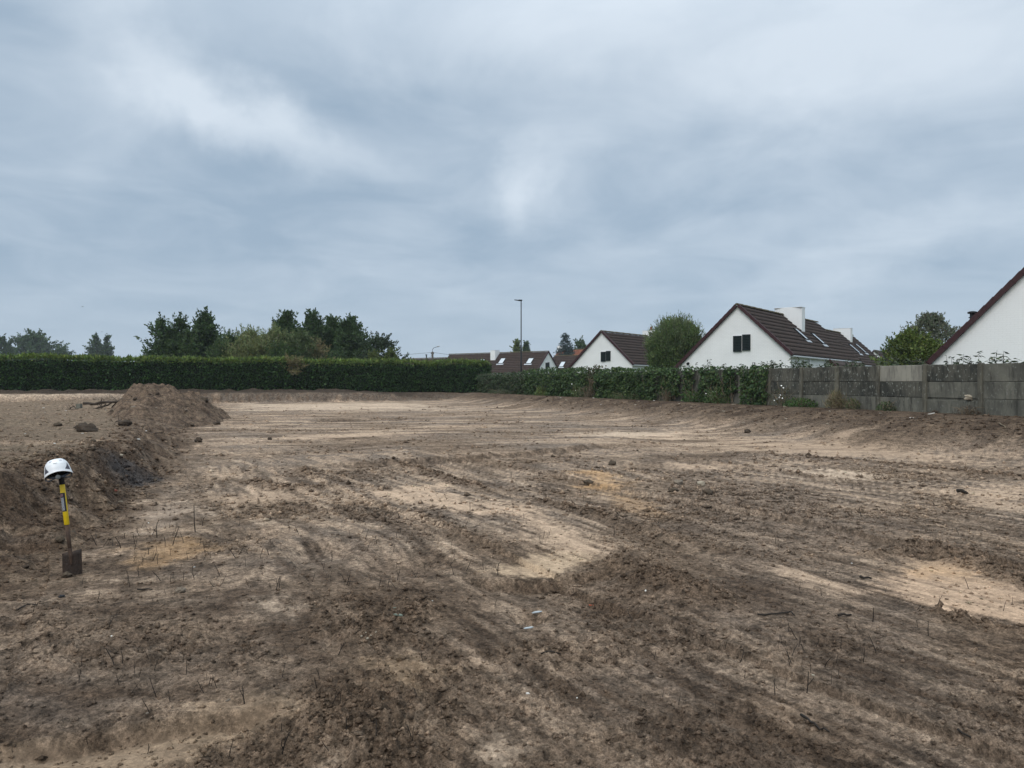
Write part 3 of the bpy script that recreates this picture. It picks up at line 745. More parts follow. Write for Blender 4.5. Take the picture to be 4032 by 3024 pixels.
# catslide annex under the eave
mb = MB(); zb = H2.h - 3.04 * .943
mb.prism([(3.05, -.3), (4.0, -.3), (4.0, zb - .95 * .943), (3.05, zb - .02)], 7.4, 7.6); mb.box((3.91, 11.6, (zb - .95) / 2 - .2), (.2, 7.99, zb - .95 + .3)); mb.build("annex_wall", M_WBRICK, H2.root)
mb = MB(); q = MB()
for i in range(3):
    a0, a1 = 3.2 / H2.c * 1.0 + i * .42, 3.2 / H2.c + (i + 1) * .42 + .03
    mb.add([H2.rp(1, a0, 7.3, .02), H2.rp(1, a1, 7.3, .06), H2.rp(1, a1, 15.7, .06), H2.rp(1, a0, 15.7, .02), H2.rp(1, a1, 7.3, -.02), H2.rp(1, a1, 15.7, -.02)], [(0, 1, 2, 3), (1, 4, 5, 2)])
    q.box(H2.rp(1, (a0 + a1) / 2, 7.25, .02), (.44, .12, .16), Matrix.Rotation(math.atan(.943) + .04, 3, 'Y'))
an = mb.build("annex_roof", M_TILE, H2.root); q.build("verge_tiles", M_VERGE, an)
MB().tube([(3.12, 3.4, 2.2), (3.12, 3.4, -.2)], .045, 8).build("downpipe", M_GUTTER, H2.root)
sx, zz = H2.gable_pix(2712, 1430)
mb = MB(); mb.tube([(sx, -.002, zz), (sx, -.10, zz + .01), (sx + .03, -.22, zz - .05)], [.05, .06, .09], 8); mb.build("wall_lamp", M_DGREY, H2.root)
sx, zz = H2.gable_pix(2969, 1437)
lb = MB(); lb.box((sx, -.05, zz), (.09, .09, .20)).build("wall_lantern", M_WPAINT, H2.root)
mb = MB()
for dx, dz, wx, wz in ((-.06, 0, .02, .26), (.06, 0, .02, .26), (0, .13, .14, .02)): mb.box((sx + dx, -.052, zz + dz), (wx, .1, wz))
mb.build("lantern_frame", M_BLACKM, H2.root)

# --- attached houses of the same row further back
H2b = House("brick_house", (21.5, 58.9), ROT, 18.0, 3.1, 4.2, 6.13, .943, "dark roofed house behind the broad chimney house, its own white chimney near the far end")
H2b.gutter(1, 3.1); H2b.chimney(-.55, .95, 13.6, 14.3, 6.62 - GROUND_H)
for (u, v) in ((3360, 1378), (3384, 1376)): H2b.skylight(u, v, w=.6)
H2c = House("brick_house", (48.5, 103.0), ROT, 14.0, 3.1, 4.2, 6.0, .943, "farthest low dark roof at the right end of the row, beside the yellow green tree")

# --- house with the shuttered gable left of the bush
H1 = House("brick_house", (7.9, 67.6), ROT, 16.0, 3.0, 4.4, 6.13, .943, "white painted house with a small shuttered gable window, left of the round bush", verge_parts=True, ridge_parts=True)
H1.shutters(2367, 1384, 2405, 1422); H1.gutter(1, 3.0)
H1.chimney(-.5, 1.0, 8.6, 9.3, 6.75 - GROUND_H, pot=True)

# --- long roof facing us behind the lamp post
ROT0 = ROT + R(90)
H0 = House("brick_house", (5.11, 109.0), ROT0, 18.5, 2.9, 3.05, 6.13, .97, "long low brown roofed house behind the lamp post, white gable at its right end")
H0.shutters(2147, 1427, 2162, 1449)
H0.chimney(-1.2, -.1, 8.6, 9.5, 6.55 - GROUND_H)
for (u, v) in ((1978, 1424), (2088, 1424), (1896, 1428)): H0.skylight(u, v, -1, w=.85, hh=1.1)
H0.gutter(-1, 3.05)
H0b = House("brick_house", (-10.4, 121.0), ROT0, 9.0, 2.9, 3.05, 5.62, .97, "lower brown roof at the left end of the long house, half hidden by the hedge")
H0b.skylight(1797, 1426, -1)
HB = House("brick_house", (16.5, 117.5), ROT0, 12.0, 2.9, 4.2, 6.05, .97, "brown roof with one skylight between the white shuttered gable and the small far gable")
HB.skylight(2215, 1437, -1)
HO = House("brick_house", (14.5, 150.0), ROT0, 6.5, 3.0, 3.2, 8.3, 1.0, "small orange tiled roof with a white chimney seen beside the blue spruce", tile=M_ORANGE, group="far houses at the horizon")
HO.chimney(-.4, .5, 5.6, 6.5, 9.2 - GROUND_H)
# dark low building with a little roof vent at the far left of the houses
t = empty("flat_roof_building", (-18.0, 130.0, GROUND_H), 0); tag(t, "low dark flat roofed building peeking over the hedge beside the wooden utility pole", "building", "far houses at the horizon")
MB().box((-.05, 3, 2.1), (5.2, 6, 4.4)).build("wall", M_SLATE, t); rf = MB().box((-.05, 3, 4.42), (5.5, 6.3, .22)).build("roof", M_SLATE, t)
mb = MB(); mb.box((-.7, 1.2, 4.72), (.14, .14, .36)); mb.box((.05, 1.2, 4.72), (.14, .14, .36)); mb.box((-.32, 1.2, 4.95), (1.1, .4, .1)); mb.build("roof_vent", M_DGREY, rf)

# --- the near house at the right edge, with real bricks
P3 = (17.80, 24.9)
H3 = House("brick_house", P3, ROT, 12.0, 3.0, 4.2, 6.30, 1.064, "nearest white painted brick gable rising at the right edge of the picture", verge_parts=True)
def brick_face(H):
    bh, bw, j = .072, .2195, .004
    polys = []
    row = 0; z = 1.05
    x_min = -H.l
    while z < H.h:
        off = (row % 2) * (bw + j) / 2
        x = -H.l - off
        while x < .9:
            xa, xb = x, x + bw; za, zb = z, z + bh
            # clip by the left rake: z <= h - (-x)*tan  -> x >= -(h - z)/tan
            la, lb = -(H.h - za) / H.tan + .02, -(H.h - zb) / H.tan + .02
            ra, rb = (H.h - za) / H.tan - .02, (H.h - zb) / H.tan - .02
            p = [(max(xa, la), za), (min(xb, ra), za), (min(xb, rb), zb), (max(xa, lb), zb)]
            if p[1][0] - p[0][0] > .02 and p[2][0] - p[3][0] > .0:
                polys.append(p)
            x += bw + j
        z += bh + j; row += 1
    return polys
gw = [c for c in H3.root.children if c.name.startswith("gable_wall")][0]
polys = brick_face(H3)
def brick_px(p):
    x = sum(q[0] for q in p) / 4; z = sum(q[1] for q in p) / 4
    w = Vector((P3[0], P3[1], 0)) + H3.gx * x
    u = 2016 + FPX * w.x / w.y; v = 1512 - FPX * (z + GROUND_H - EYE) / w.y
    return u < 4025 and v < 1425, w.y
vis = sorted([(brick_px(p)[1], i) for i, p in enumerate(polys) if brick_px(p)[0]])
single = {i for _, i in vis[:298]}
rest = MB()
shared = None
for i, p in enumerate(polys):
    dep = .006 + .001 * random.random(); ty = random.uniform(-.003, .003)
    full = abs((p[1][0] - p[0][0]) - .2195) < 1e-6 and abs((p[2][0] - p[3][0]) - .2195) < 1e-6
    if i in single:
        if full:
            if shared is None:
                shared = MB().cbox((0, 0, 0), (.2195, .006, .072), .0015).mesh("brick"); shared.materials.append(M_WPAINT)
            o = link("brick", shared, None, gw, ((p[0][0] + p[1][0]) / 2, -.0035 - ty * .3, (p[0][1] + p[2][1]) / 2)); o.rotation_euler = (random.uniform(-.012, .012), 0, random.uniform(-.005, .005))
        else: MB().prism(p, -dep, -.0005).build("brick", M_WPAINT, gw)
    else: rest.prism(p, -dep, -.0005)
ro = rest.build("brick_rows", M_WPAINT, gw); ro["kind"] = "stuff"
mb = MB(); fx, fy = -2.83, 3.0; fz = H3.h - 2.83 * 1.064
mb.tube([(fx, fy, fz - .1), (fx, fy, fz + .95)], .085, 12); fl_ = mb.build("flue_pipe", M_BLACKM, H3.root)
mb = MB(); mb.tube([(fx, fy, fz + .955), (fx, fy, fz + .97), (fx, fy, fz + 1.03), (fx, fy, fz + 1.06)], [.10, .16, .16, .05], 12); mb.tube([(fx, fy, fz + .80), (fx, fy, fz + .83)], .125, 12); mb.build("flue_cowl", M_BLACKM, fl_)

# ------------------------------------------------------------------ street lamp, poles and wires
t = empty("street_lamp", (.83, 70.0, .85)); tag(t, "tall slim street lamp with a flat head pointing left above the ivy covered wall", "street lamp")
h = EYE + 322 / FPX * 70 - .85
MB().tube([(0, 0, 0), (0, 0, h * .52)], [.075, .068], 12).build("pole", M_DGREY, t, True)
MB().tube([(0, 0, h * .52 + .002), (0, 0, h * .525), (0, 0, h)], [.066, .052, .045], 12).build("upper_pole", M_DGREY, t, True)
MB().tube([(.0, 0, h + .002), (.0, 0, h + .1)], .045, 10).build("lamp_collar", M_DGREY, t)
mb = MB(); mb.cbox((-.08, 0, h + .17), (.36, .26, .12), .03); mb.add([(-.26, -.13, h + .13), (-.26, .13, h + .13), (-.26, .13, h + .21), (-.26, -.13, h + .21), (-.62, -.09, h + .19), (-.62, .09, h + .19), (-.62, .09, h + .24), (-.62, -.09, h + .24)], [(0, 1, 2, 3), (7, 6, 5, 4), (0, 4, 5, 1), (3, 2, 6, 7), (0, 3, 7, 4), (1, 5, 6, 2)])
hd = mb.build("lamp_head", M_DGREY, t); MB().box((-.36, 0, h + .148), (.34, .14, .012), Matrix.Rotation(R(8), 3, 'Y')).build("lens", M_GLASS, hd)

M_POLEW = plain("weathered_pole_wood", (.10, .085, .07), .9, noise=.4, nscale=5, stretch=(1, 1, .15))
t = empty("utility_pole", (-12.4, 120.0, .9)); tag(t, "wooden utility pole with a small curved lamp arm and wires at its top", "utility pole")
ht = EYE + 127 / FPX * 120 - .9
MB().tube([(0, 0, 0), (0, 0, ht)], [.2, .15], 10).build("pole", M_POLEW, t, True)
mb = MB(); mb.tube([(0, -.12, ht - .1), (.0, -.12, ht + .35), (.25, -.12, ht + .62), (.7, -.12, ht + .75)], .035, 6); ar = mb.build("lamp_arm", M_DGREY, t)
mb = MB(); mb.tube([(.7, -.12, ht + .75), (.85, -.12, ht + .83), (1.15, -.12, ht + .9)], [.05, .13, .06], 8); mb.build("lamp_head", M_ZINC, ar)
mb = MB()
for sx in (-.18, .18): mb.tube([(sx, 0, ht - .28), (sx, 0, ht - .1)], .05, 6)
mb.box((0, 0, ht - .32), (.5, .08, .08)); mb.build("insulators", M_BLACKM, t)
t2 = empty("utility_pole", (-13.9, 125.0, .9)); tag(t2, "short dark pole just left of the wooden utility pole at the roof end", "utility pole")
MB().tube([(0, 0, 0), (0, 0, 5.35)], [.13, .10], 8).build("pole", M_DGREY, t2, True); MB().tube([(-.02, -.02, 5.352), (-.02, -.02, 5.5)], .16, 8).build("pole_cap", M_BLACKM, t2)
t3 = empty("street_lamp", (-17.0, 140.0, .9)); tag(t3, "faint grey street lamp with curved arm far behind the hedge", "street lamp")
MB().tube([(0, 0, 0), (0, 0, 4.6)], .06, 6).build("pole", M_ZINC, t3); MB().tube([(0, 0, 4.6), (.15, 0, 4.95), (.9, 0, 5.1)], [.05, .04, .07], 6).build("lamp_head", M_ZINC, t3)
def wire(name, a, b, sag, label, r=.022):
    pts = [Vector(a).lerp(Vector(b), i / 14) - Vector((0, 0, sag * 4 * (i / 14) * (1 - i / 14))) for i in range(15)]
    tag(MB().tube(pts, r, 5).build(name, M_BLACKM), label, "cable", "overhead cables at the wooden pole")
pt = Vector((-12.4, 120.0, .9 + ht - .12))
wire("overhead_cable", pt + Vector((-.18, 0, 0)), (-40, 124, 5.9), .4, "overhead cable running left from the wooden pole behind the trees")
wire("overhead_cable", pt + Vector((.18, 0, 0)), (3.5, 118, 5.5), .35, "overhead cable running right from the wooden pole to the long roof")
wire("overhead_cable", pt + Vector((0, 0, -.2)), (-14.5, 124, 4.2), .02, "short stay cable slanting down left from the wooden pole", .015)

# ------------------------------------------------------------------ concrete panel wall
def concrete_mat(name, base, dark, spots=.5):
    m, nt, b = new_mat(name)
    t = nt.nodes.new("ShaderNodeTexCoord"); oi = nt.nodes.new("ShaderNodeObjectInfo")
    of = nt.nodes.new("ShaderNodeVectorMath"); of.operation = 'SCALE'; of.inputs[0].default_value = (37, 19, 53); nt.links.new(oi.outputs["Random"], of.inputs["Scale"])
    av = nt.nodes.new("ShaderNodeVectorMath"); av.operation = 'ADD'; nt.links.new(t.outputs["Object"], av.inputs[0]); nt.links.new(of.outputs[0], av.inputs[1])
    def noise(sc, det, ro, st=(1, 1, 1)):
        mp = nt.nodes.new("ShaderNodeMapping"); mp.inputs["Scale"].default_value = st; nt.links.new(av.outputs[0], mp.inputs[0])
        n = nt.nodes.new("ShaderNodeTexNoise"); n.inputs["Scale"].default_value = sc; n.inputs["Detail"].default_value = det; n.inputs["Roughness"].default_value = ro; nt.links.new(mp.outputs[0], n.inputs["Vector"]); return n.outputs[0]
    def rng(src, a, c):
        r = nt.nodes.new("ShaderNodeMapRange"); r.inputs[1].default_value = a; r.inputs[2].default_value = c; nt.links.new(src, r.inputs[0]); return r.outputs[0]
    def mix(f, A, B):
        x = nt.nodes.new("ShaderNodeMix"); x.data_type = 'RGBA'
        nt.links.new(f, x.inputs[0])
        for i, q in ((6, A), (7, B)):
            if isinstance(q, tuple): x.inputs[i].default_value = (*q, 1)
            else: nt.links.new(q, x.inputs[i])
        return x.outputs[2]
    c = mix(rng(noise(2.2, 7, .7, (1, 1, .45)), .38, .62), base, dark)
    c = mix(rng(noise(9, 4, .6, (1, 1, .2)), .5, .72), c, tuple(q * .55 for q in dark))
    sp = nt.nodes.new("ShaderNodeMath"); sp.operation = 'MULTIPLY'; sp.inputs[1].default_value = spots
    nt.links.new(rng(noise(17, 3, .55, (1, 1, .6)), .60, .67), sp.inputs[0]); c = mix(sp.outputs[0], c, (.26, .27, .235))
    nt.links.new(c, b.inputs["Base Color"]); b.inputs["Roughness"].default_value = .92; b.inputs["Specular IOR Level"].default_value = .15
    bp = nt.nodes.new("ShaderNodeBump"); bp.inputs["Strength"].default_value = .5; bp.inputs["Distance"].default_value = .015
    nt.links.new(noise(45, 6, .7), bp.inputs["Height"]); nt.links.new(bp.outputs[0], b.inputs["Normal"])
    return m
M_CONC = concrete_mat("lichened_concrete", (.115, .110, .088), (.042, .043, .037), .75)
M_CONC_B = concrete_mat("grey_concrete", (.165, .160, .130), (.09, .088, .074), .35)
M_CONC_PALE = concrete_mat("pale_clean_concrete", (.30, .285, .235), (.2, .19, .16), .15)
M_CONC_POST = concrete_mat("post_concrete", (.165, .156, .12), (.085, .08, .064), .4)
WROT = math.atan2(WALL_E[1], WALL_E[0])
def wall_pt(s, off=0.0): return (WALL_O[0] + WALL_E[0] * s + WALL_N[0] * off, WALL_O[1] + WALL_E[1] * s + WALL_N[1] * off)
WALL = empty("concrete_wall", (WALL_O[0], WALL_O[1], 0.0), WROT)
tag(WALL, "long grey concrete panel wall with posts, lichen spotted, bounding the pit on the right", "wall")
POSTS = [-5.15, -3.45, -1.80, -.15, 1.56, 3.22, 4.87, 6.5]
while POSTS[-1] < 41: POSTS.append(POSTS[-1] + 1.66)
def wall_base(s): return float(land_z(wall_pt(s)[1])) - .02
pc = 0
for i, s in enumerate(POSTS):
    b = wall_base(s); lean = random.uniform(-.008, .008)
    mb = MB(); mb.cbox((0, 0, .62), (.125, .14, 1.50), .012)
    o = mb.build("post", M_CONC_POST, WALL, loc=(s, .02, b)); o.rotation_euler = (random.uniform(-.008, .012), lean, 0)
for i in range(len(POSTS) - 1):
    s0, s1 = POSTS[i], POSTS[i + 1]; sc_ = (s0 + s1) / 2; wd = s1 - s0 - .10
    b = wall_base(sc_); hs = (.46, .45, .475); z = -.03
    for k in range(3):
        hgt = hs[k]; mat = M_CONC; lab = None; dz = 0; rot = random.uniform(-.006, .006); gap = .010
        if k == 2 and i == 4: mat, lab = M_CONC_PALE, "clean pale top panel"
        elif k == 2 and i == 3: mat = M_CONC
        elif i in (3, 2) : mat = M_CONC_B
        elif k == 0 and i > 3: mat = M_CONC_B
        mb = MB(); mb.cbox((0, 0, 0), (wd, .055, hgt - gap), .008); tz = .14 if (i == 3 and k == 1) else .05; mb.box((0, -.012, -hgt / 2 + .013 - tz / 2), (wd - .01, .02, tz))
        if i == 3 and k == 0: dz, rot = -.055, -.012
        if i == 3 and k == 1: rot = -.006
        if i == 3 and k == 2: rot = -.010
        o = mb.build("panel", mat, WALL, loc=(sc_, random.uniform(-.008, .008), b + z + hgt / 2 + dz)); o.rotation_euler = (random.uniform(-.01, .01), rot, 0)
        if lab: o["label"] = lab
        z += hgt

# ------------------------------------------------------------------ foliage machinery
def leaf_cloud(pos, axis, size, aspect, tint, jitter=.5, rng=RNG, droop=0.0, fold=.25):
    """one small folded rhombus per leaf. pos,axis (N,3); size (N,); tint (N,3) -> verts, quads, colours"""
    N = len(pos)
    d = axis + rng.normal(0, jitter, (N, 3)); d[:, 2] -= droop
    d /= np.linalg.norm(d, axis=1, keepdims=True) + 1e-9
    r = rng.normal(0, 1, (N, 3)); w = np.cross(d, r); w /= np.linalg.norm(w, axis=1, keepdims=True) + 1e-9
    nn = np.cross(d, w)
    L = size[:, None]; W = L * aspect * .5
    A = pos; B = pos + d * L * .45 + w * W + nn * L * fold * .3; C = pos + d * L; D = pos + d * L * .45 - w * W + nn * L * fold * .3
    V = np.stack([A, B, C, D], 1).reshape(-1, 3); F = np.arange(4 * N).reshape(N, 4)
    return V, F, np.repeat(tint, 4, axis=0)
def tints(N, cols, weights=None, var=.22, rng=RNG):
    cols = np.array(cols); k = rng.choice(len(cols), N, p=weights)
    return np.clip(cols[k] * (1 + rng.normal(0, var, (N, 1))) * (1 + rng.normal(0, .06, (N, 3))), .005, .6)
def merge(parts):
    V, F, C = [], [], []; n = 0
    for v, f, c in parts: V.append(v); F.append(f + n); C.append(c); n += len(v)
    return np.concatenate(V), np.concatenate(F), np.concatenate(C)
def put_leaves(name, parts, parent=None, mat=None):
    V, F, C = merge(parts)
    return link(name, mesh_np(name, V, F, 4, C), mat or M_LEAF, parent)
def unit(N, rng=RNG):
    v = rng.normal(0, 1, (N, 3)); return v / np.linalg.norm(v, axis=1, keepdims=True)

G_DARK = [(.034, .062, .024), (.048, .084, .030), (.068, .108, .036)]
G_MID = [(.055, .09, .03), (.075, .115, .038), (.042, .072, .026)]
G_OLIVE = [(.17, .205, .085), (.13, .17, .065), (.21, .22, .10)]
G_LIME = [(.10, .135, .03), (.13, .16, .04), (.08, .115, .03)]
G_HEDGE = [(.030, .070, .022), (.046, .098, .028), (.066, .124, .036)]
G_GREY = [(.055, .075, .055), (.075, .092, .065), (.04, .06, .045)]
G_SPRUCE = [(.04, .065, .06), (.055, .085, .078), (.03, .05, .045)]
G_TAN = [(.19, .165, .075), (.15, .145, .06), (.2, .16, .09)]

def tree(name, label, cat, base, H, Wd, prof, cols, n_cl=70, per=90, leaf=.22, seed=1, crown0=.12, upright=False, cl_r=.55, aspect=.6, group=None, lean=0.0, trunk_r=.14, holes=.0, heads=None):
    rg = np.random.default_rng(seed)
    t = empty(name, base); tag(t, label, cat, group); cl_r *= .74; per = int(per * .40); leaf *= 1.1
    cl = []; limbs = []
    hd = heads or [(0, 1.0, 1.0)]          # (x offset, height factor, width factor)
    for hx, hf, wf in hd:
        nn = int(n_cl * 2.1 * hf * wf / sum(a * b for _, a, b in hd))
        for i in range(nn):
            q = rg.random(); z = H * hf * (crown0 + (1 - crown0) * q)
            a = rg.random() * 2 * np.pi; r = prof(q) * Wd * wf * (1.0 + .85 * float(pn(np.array([a * 1.1 + seed]), np.array([z * 1.2]), seed % 50)[0])); rr = r * (rg.random() ** .45) * (.80 + .42 * rg.random())
            cl.append((hx + rr * math.cos(a) + lean * q, rr * math.sin(a), min(z, H * hf - cl_r * .12), cl_r * (.65 + .7 * rg.random()) * (.25 + .75 * min(1, prof(q) * 1.2))))
    parts = []
    for (cx, cy, cz, cr) in cl:
        n = int(per * (.6 + .8 * rg.random())); d = unit(n, rg); rad = cr * rg.random((n, 1)) ** .45
        p = np.array((cx, cy, cz)) + d * rad * np.array((1.1, 1.1, .8))
        ax = d * .8 + np.array((0, 0, .25)) if not upright else np.tile((0, 0, 1.0), (n, 1)) + d * .35
        shade = 1 + rg.normal(0, .14)
        parts.append(leaf_cloud(p, ax, leaf * (.6 + .8 * rg.random(n)), aspect, tints(n, cols, rng=rg) * shade, .45, rg))
    outer = sorted(cl, key=lambda q: -(q[2] + .8 * math.hypot(q[0], q[1]) + .3 * cl_r * rg.random()))
    for (cx, cy, cz, cr) in outer[:int(len(outer) * .75)]:      # sprays that fray the outline
        d = np.array((cx * .8 + rg.normal(0, .3 * Wd), cy * .5 + rg.normal(0, .2 * Wd), .75 * Wd + rg.normal(0, .3 * Wd))); d /= np.linalg.norm(d); Ls = cl_r * rg.uniform(.8, 2.4); n = int(7 + 9 * Ls / cl_r)
        tt = rg.random((n, 1)); p = np.array((cx, cy, cz)) + d * (cr * .5 + Ls * tt) + rg.normal(0, leaf * .35, (n, 3)) * (1.15 - tt)
        parts.append(leaf_cloud(p, np.tile(d, (n, 1)), leaf * (.5 + .6 * rg.random(n)), aspect, tints(n, cols, rng=rg) * 1.12, .55, rg))
    cr_ = put_leaves("crown", parts, t)
    tr = MB(); hh = H * .82
    for hx, hf, wf in hd:
        tr.tube([(hx * .1, 0, -.4), (hx * .3, .02, H * .12), (hx * .7, .05 * lean, H * hf * .45), (hx + lean * .6, .0, H * hf * .85)], [trunk_r, trunk_r * .8, trunk_r * .5, trunk_r * .15], 8, False)
    tr.build("trunk", M_BARK, t, True)
    li = MB()
    for k in rg.choice(len(cl), min(len(cl), 22), replace=False):
        cx, cy, cz, cr = cl[k]; z0 = max(cz - (.35 + .3 * rg.random()) * abs(cx) - .4, H * .08); hx = min(hd, key=lambda q: abs(q[0] - cx))[0]
        li.tube([(hx * min(1, z0 / H * 1.6), 0, z0), ((hx + cx) / 2, cy / 2, z0 + (cz - z0) * .4), (cx, cy, cz)], [trunk_r * .3, trunk_r * .2, trunk_r * .08], 5, False)
    li.build("limbs", M_BARK, t)
    return t
P_ROUND = lambda q: math.sqrt(max(0.03, 1 - (2 * q - 1) ** 2)) if q > .45 else .9 + .1 * q
P_CONE = lambda q: max(.06, (1 - q) ** .75)
P_COL = lambda q: max(.1, min(1, (1 - q) * 3) * (.8 + .2 * q))
P_DOME = lambda q: math.sqrt(max(.02, 1 - q ** 3.2))
P_PYR = lambda q: min(1.05, 1.5 * (1 - q) ** .6)
def from_px(u, v, Y): return ((u - 2016) / FPX * Y, EYE + (1512 - v) / FPX * Y)
def tree_px(name, label, cat, u, vtop, half, Y, prof, cols, **kw):
    x, zt = from_px(u, vtop, Y); base = .92
    hs = kw.pop("heads_px", None)
    if hs: kw["heads"] = [((uu - u) / FPX * Y, (EYE + (1512 - vv) / FPX * Y - base) / (zt - base), wf) for uu, vv, wf in hs]
    return tree(name, label, cat, (x, Y, base), zt - base, half / FPX * Y, prof, cols, **kw)

GT = "trees behind the clipped hedge"
tree_px("deciduous_tree", "broad dark tree with two rounded tops, leftmost of the near trees behind the hedge", "tree", 680, 1262, 78, 62, P_DOME, G_DARK, n_cl=110, seed=21, heads_px=[(640, 1266, .60), (705, 1260, .56), (670, 1300, .8)], group=GT, cl_r=.5, leaf=.2, crown0=.2)
tree_px("alder_tree", "dark pointed tree with ragged tiers, second near tree from the left behind the hedge", "tree", 808, 1243, 60, 62, P_PYR, G_DARK, n_cl=110, seed=22, group=GT, cl_r=.42, leaf=.19, crown0=.15)
tree_px("young_tree", "lighter narrow young tree between the two dark trees at the left", "tree", 742, 1312, 26, 60, P_COL, G_MID, n_cl=26, seed=23, group=GT, cl_r=.32, leaf=.15)
tree_px("alder_tree", "small pointed dark tree top standing above the olive willow scrub", "tree", 1130, 1244, 62, 66, P_PYR, G_DARK, n_cl=80, seed=24, group=GT, cl_r=.45, leaf=.19, crown0=.3)
tree_px("alder_tree", "tallest dark pointed tree in the middle of the right clump", "tree", 1228, 1244, 74, 66, P_PYR, G_DARK, n_cl=130, seed=25, group=GT, cl_r=.45, leaf=.19)
tree_px("alder_tree", "slender dark spire between two broader trees of the right clump", "tree", 1308, 1258, 50, 67, P_PYR, G_DARK, n_cl=95, seed=26, group=GT, cl_r=.4, leaf=.18)
tree_px("deciduous_tree", "dark spreading tree with thin twiggy top at the right of the clump", "tree", 1378, 1268, 84, 65, P_PYR, G_DARK, n_cl=150, seed=27, group=GT, cl_r=.45, leaf=.18)
tree_px("deciduous_tree", "low grey green tree at the right end of the tree clump", "tree", 1492, 1338, 92, 64, P_DOME, [(.04, .062, .03), (.055, .08, .04), (.03, .05, .022)], n_cl=85, seed=28, group=GT, cl_r=.45, leaf=.17)
tree_px("deciduous_tree", "wide lower dark crown filling the right clump behind its pointed tops", "tree", 1320, 1306, 150, 70, P_DOME, G_DARK, n_cl=170, seed=29, group=GT, cl_r=.6, leaf=.22, crown0=.1)
tree_px("deciduous_tree", "lower dark crown between the two dark trees at the left of the clump", "tree", 775, 1322, 120, 68, P_DOME, G_DARK, n_cl=120, seed=30, group=GT, cl_r=.55, leaf=.21, crown0=.1)
for i, (u, v, hf, cols, lab) in enumerate((
        (905, 1336, 78, G_MID, "dark green willow scrub right beside the pointed left tree"),
        (985, 1316, 90, G_OLIVE, "olive willow scrub with feathery upright shoots, left of centre in the scrub"),
        (1085, 1310, 98, G_OLIVE, "tallest olive willow scrub below the lone pointed tree top"),
        (1180, 1326, 84, [(.075, .105, .04), (.095, .125, .05), (.06, .085, .032)], "mid green willow scrub in front of the tallest dark tree"),
        (1000, 1364, 70, [(.12, .14, .05), (.14, .15, .055)], "low yellowish shrub in front of the willow scrub"),
        (1110, 1376, 70, G_MID, "low green shrub just above the hedge under the willow scrub"))):
    tree_px("willow_shrub", lab, "shrub", u, v, hf, 60 - i * .6, P_DOME, cols, n_cl=95, seed=40 + i, upright=True, per=110, leaf=.22, aspect=.28, cl_r=.5, crown0=.1, group="willow scrub behind the hedge", trunk_r=.06)
tree_px("shrub", "tan seeding shrub in front of the dark right clump", "shrub", 1252, 1352, 40, 58, P_DOME, G_TAN, n_cl=34, seed=50, upright=True, leaf=.15, aspect=.35, cl_r=.32, trunk_r=.04)
tree_px("shrub", "yellow green bush behind the right part of the hedge, left one of two", "shrub", 1475, 1396, 42, 60, P_DOME, [(.10, .125, .035), (.085, .11, .03)], n_cl=30, seed=51, leaf=.14, cl_r=.3, trunk_r=.04)
tree_px("shrub", "yellow green bush at the end of the tree clump, right one of two", "shrub", 1545, 1394, 34, 60, P_DOME, [(.10, .125, .035), (.075, .10, .03)], n_cl=26, seed=52, leaf=.14, cl_r=.3, trunk_r=.04)
tree_px("shrub", "straw coloured dead sapling leaning out of the hedge top", "shrub", 1158, 1402, 30, 54.5, P_DOME, G_TAN, n_cl=20, seed=53, leaf=.12, aspect=.35, cl_r=.22, crown0=.55, trunk_r=.02)
tree_px("shrub", "small dark ragged bush left of the broad dark tree", "shrub", 575, 1372, 26, 64, P_DOME, G_DARK, n_cl=18, seed=54, leaf=.14, cl_r=.3, trunk_r=.04)
# far trees
GF = "hazy far trees on the left horizon"
tree_px("deciduous_tree", "hazy far tree cut off by the left edge of the picture", "tree", 8, 1346, 40, 210, P_DOME, G_DARK, n_cl=60, seed=60, leaf=.6, cl_r=1.3, group=GF, trunk_r=.3)
tree_px("deciduous_tree", "broad hazy far tree at the left end of the hedge", "tree", 132, 1327, 84, 230, P_DOME, G_DARK, n_cl=120, seed=61, leaf=.6, cl_r=1.5, group=GF, trunk_r=.4, crown0=.25)
tree_px("deciduous_tree", "small hazy far tree top right of the broad far tree", "tree", 243, 1378, 36, 230, P_DOME, G_DARK, n_cl=40, seed=62, leaf=.5, cl_r=1.2, group=GF, trunk_r=.2)
tree_px("poplar_tree", "solitary hazy far tree with a split top over the hedge", "tree", 394, 1327, 42, 230, P_COL, G_DARK, n_cl=90, seed=63, leaf=.55, cl_r=1.0, group=GF, heads_px=[(378, 1328, .62), (420, 1330, .40)], trunk_r=.3)
# behind the houses
tree_px("poplar_tree", "pale green poplar top left of the lamp post above the long roof", "tree", 2036, 1349, 20, 150, P_COL, G_LIME, n_cl=44, seed=64, leaf=.35, cl_r=.6)
tree_px("poplar_tree", "pale green tree top right of the lamp post above the long roof", "tree", 2072, 1355, 18, 150, P_COL, G_MID, n_cl=38, seed=65, leaf=.35, cl_r=.55)
tree_px("deciduous_tree", "round green tree behind the white gable right of the spruce", "tree", 2290, 1350, 34, 160, P_DOME, G_MID, n_cl=60, seed=66, leaf=.4, cl_r=.8)
tree_px("deciduous_tree", "bright yellow green tree at the foot of the right gable", "tree", 3590, 1318, 84, 33, P_DOME, G_LIME, n_cl=150, seed=67, leaf=.11, cl_r=.26, per=120, crown0=.15, trunk_r=.08)
tree_px("deciduous_tree", "thin grey green tree with airy twigs behind the yellow green tree", "tree", 3665, 1250, 120, 42, P_DOME, [(.11, .135, .08), (.14, .155, .10), (.11, .105, .075)], n_cl=230, seed=68, leaf=.10, cl_r=.25, per=60, crown0=.3, trunk_r=.1)
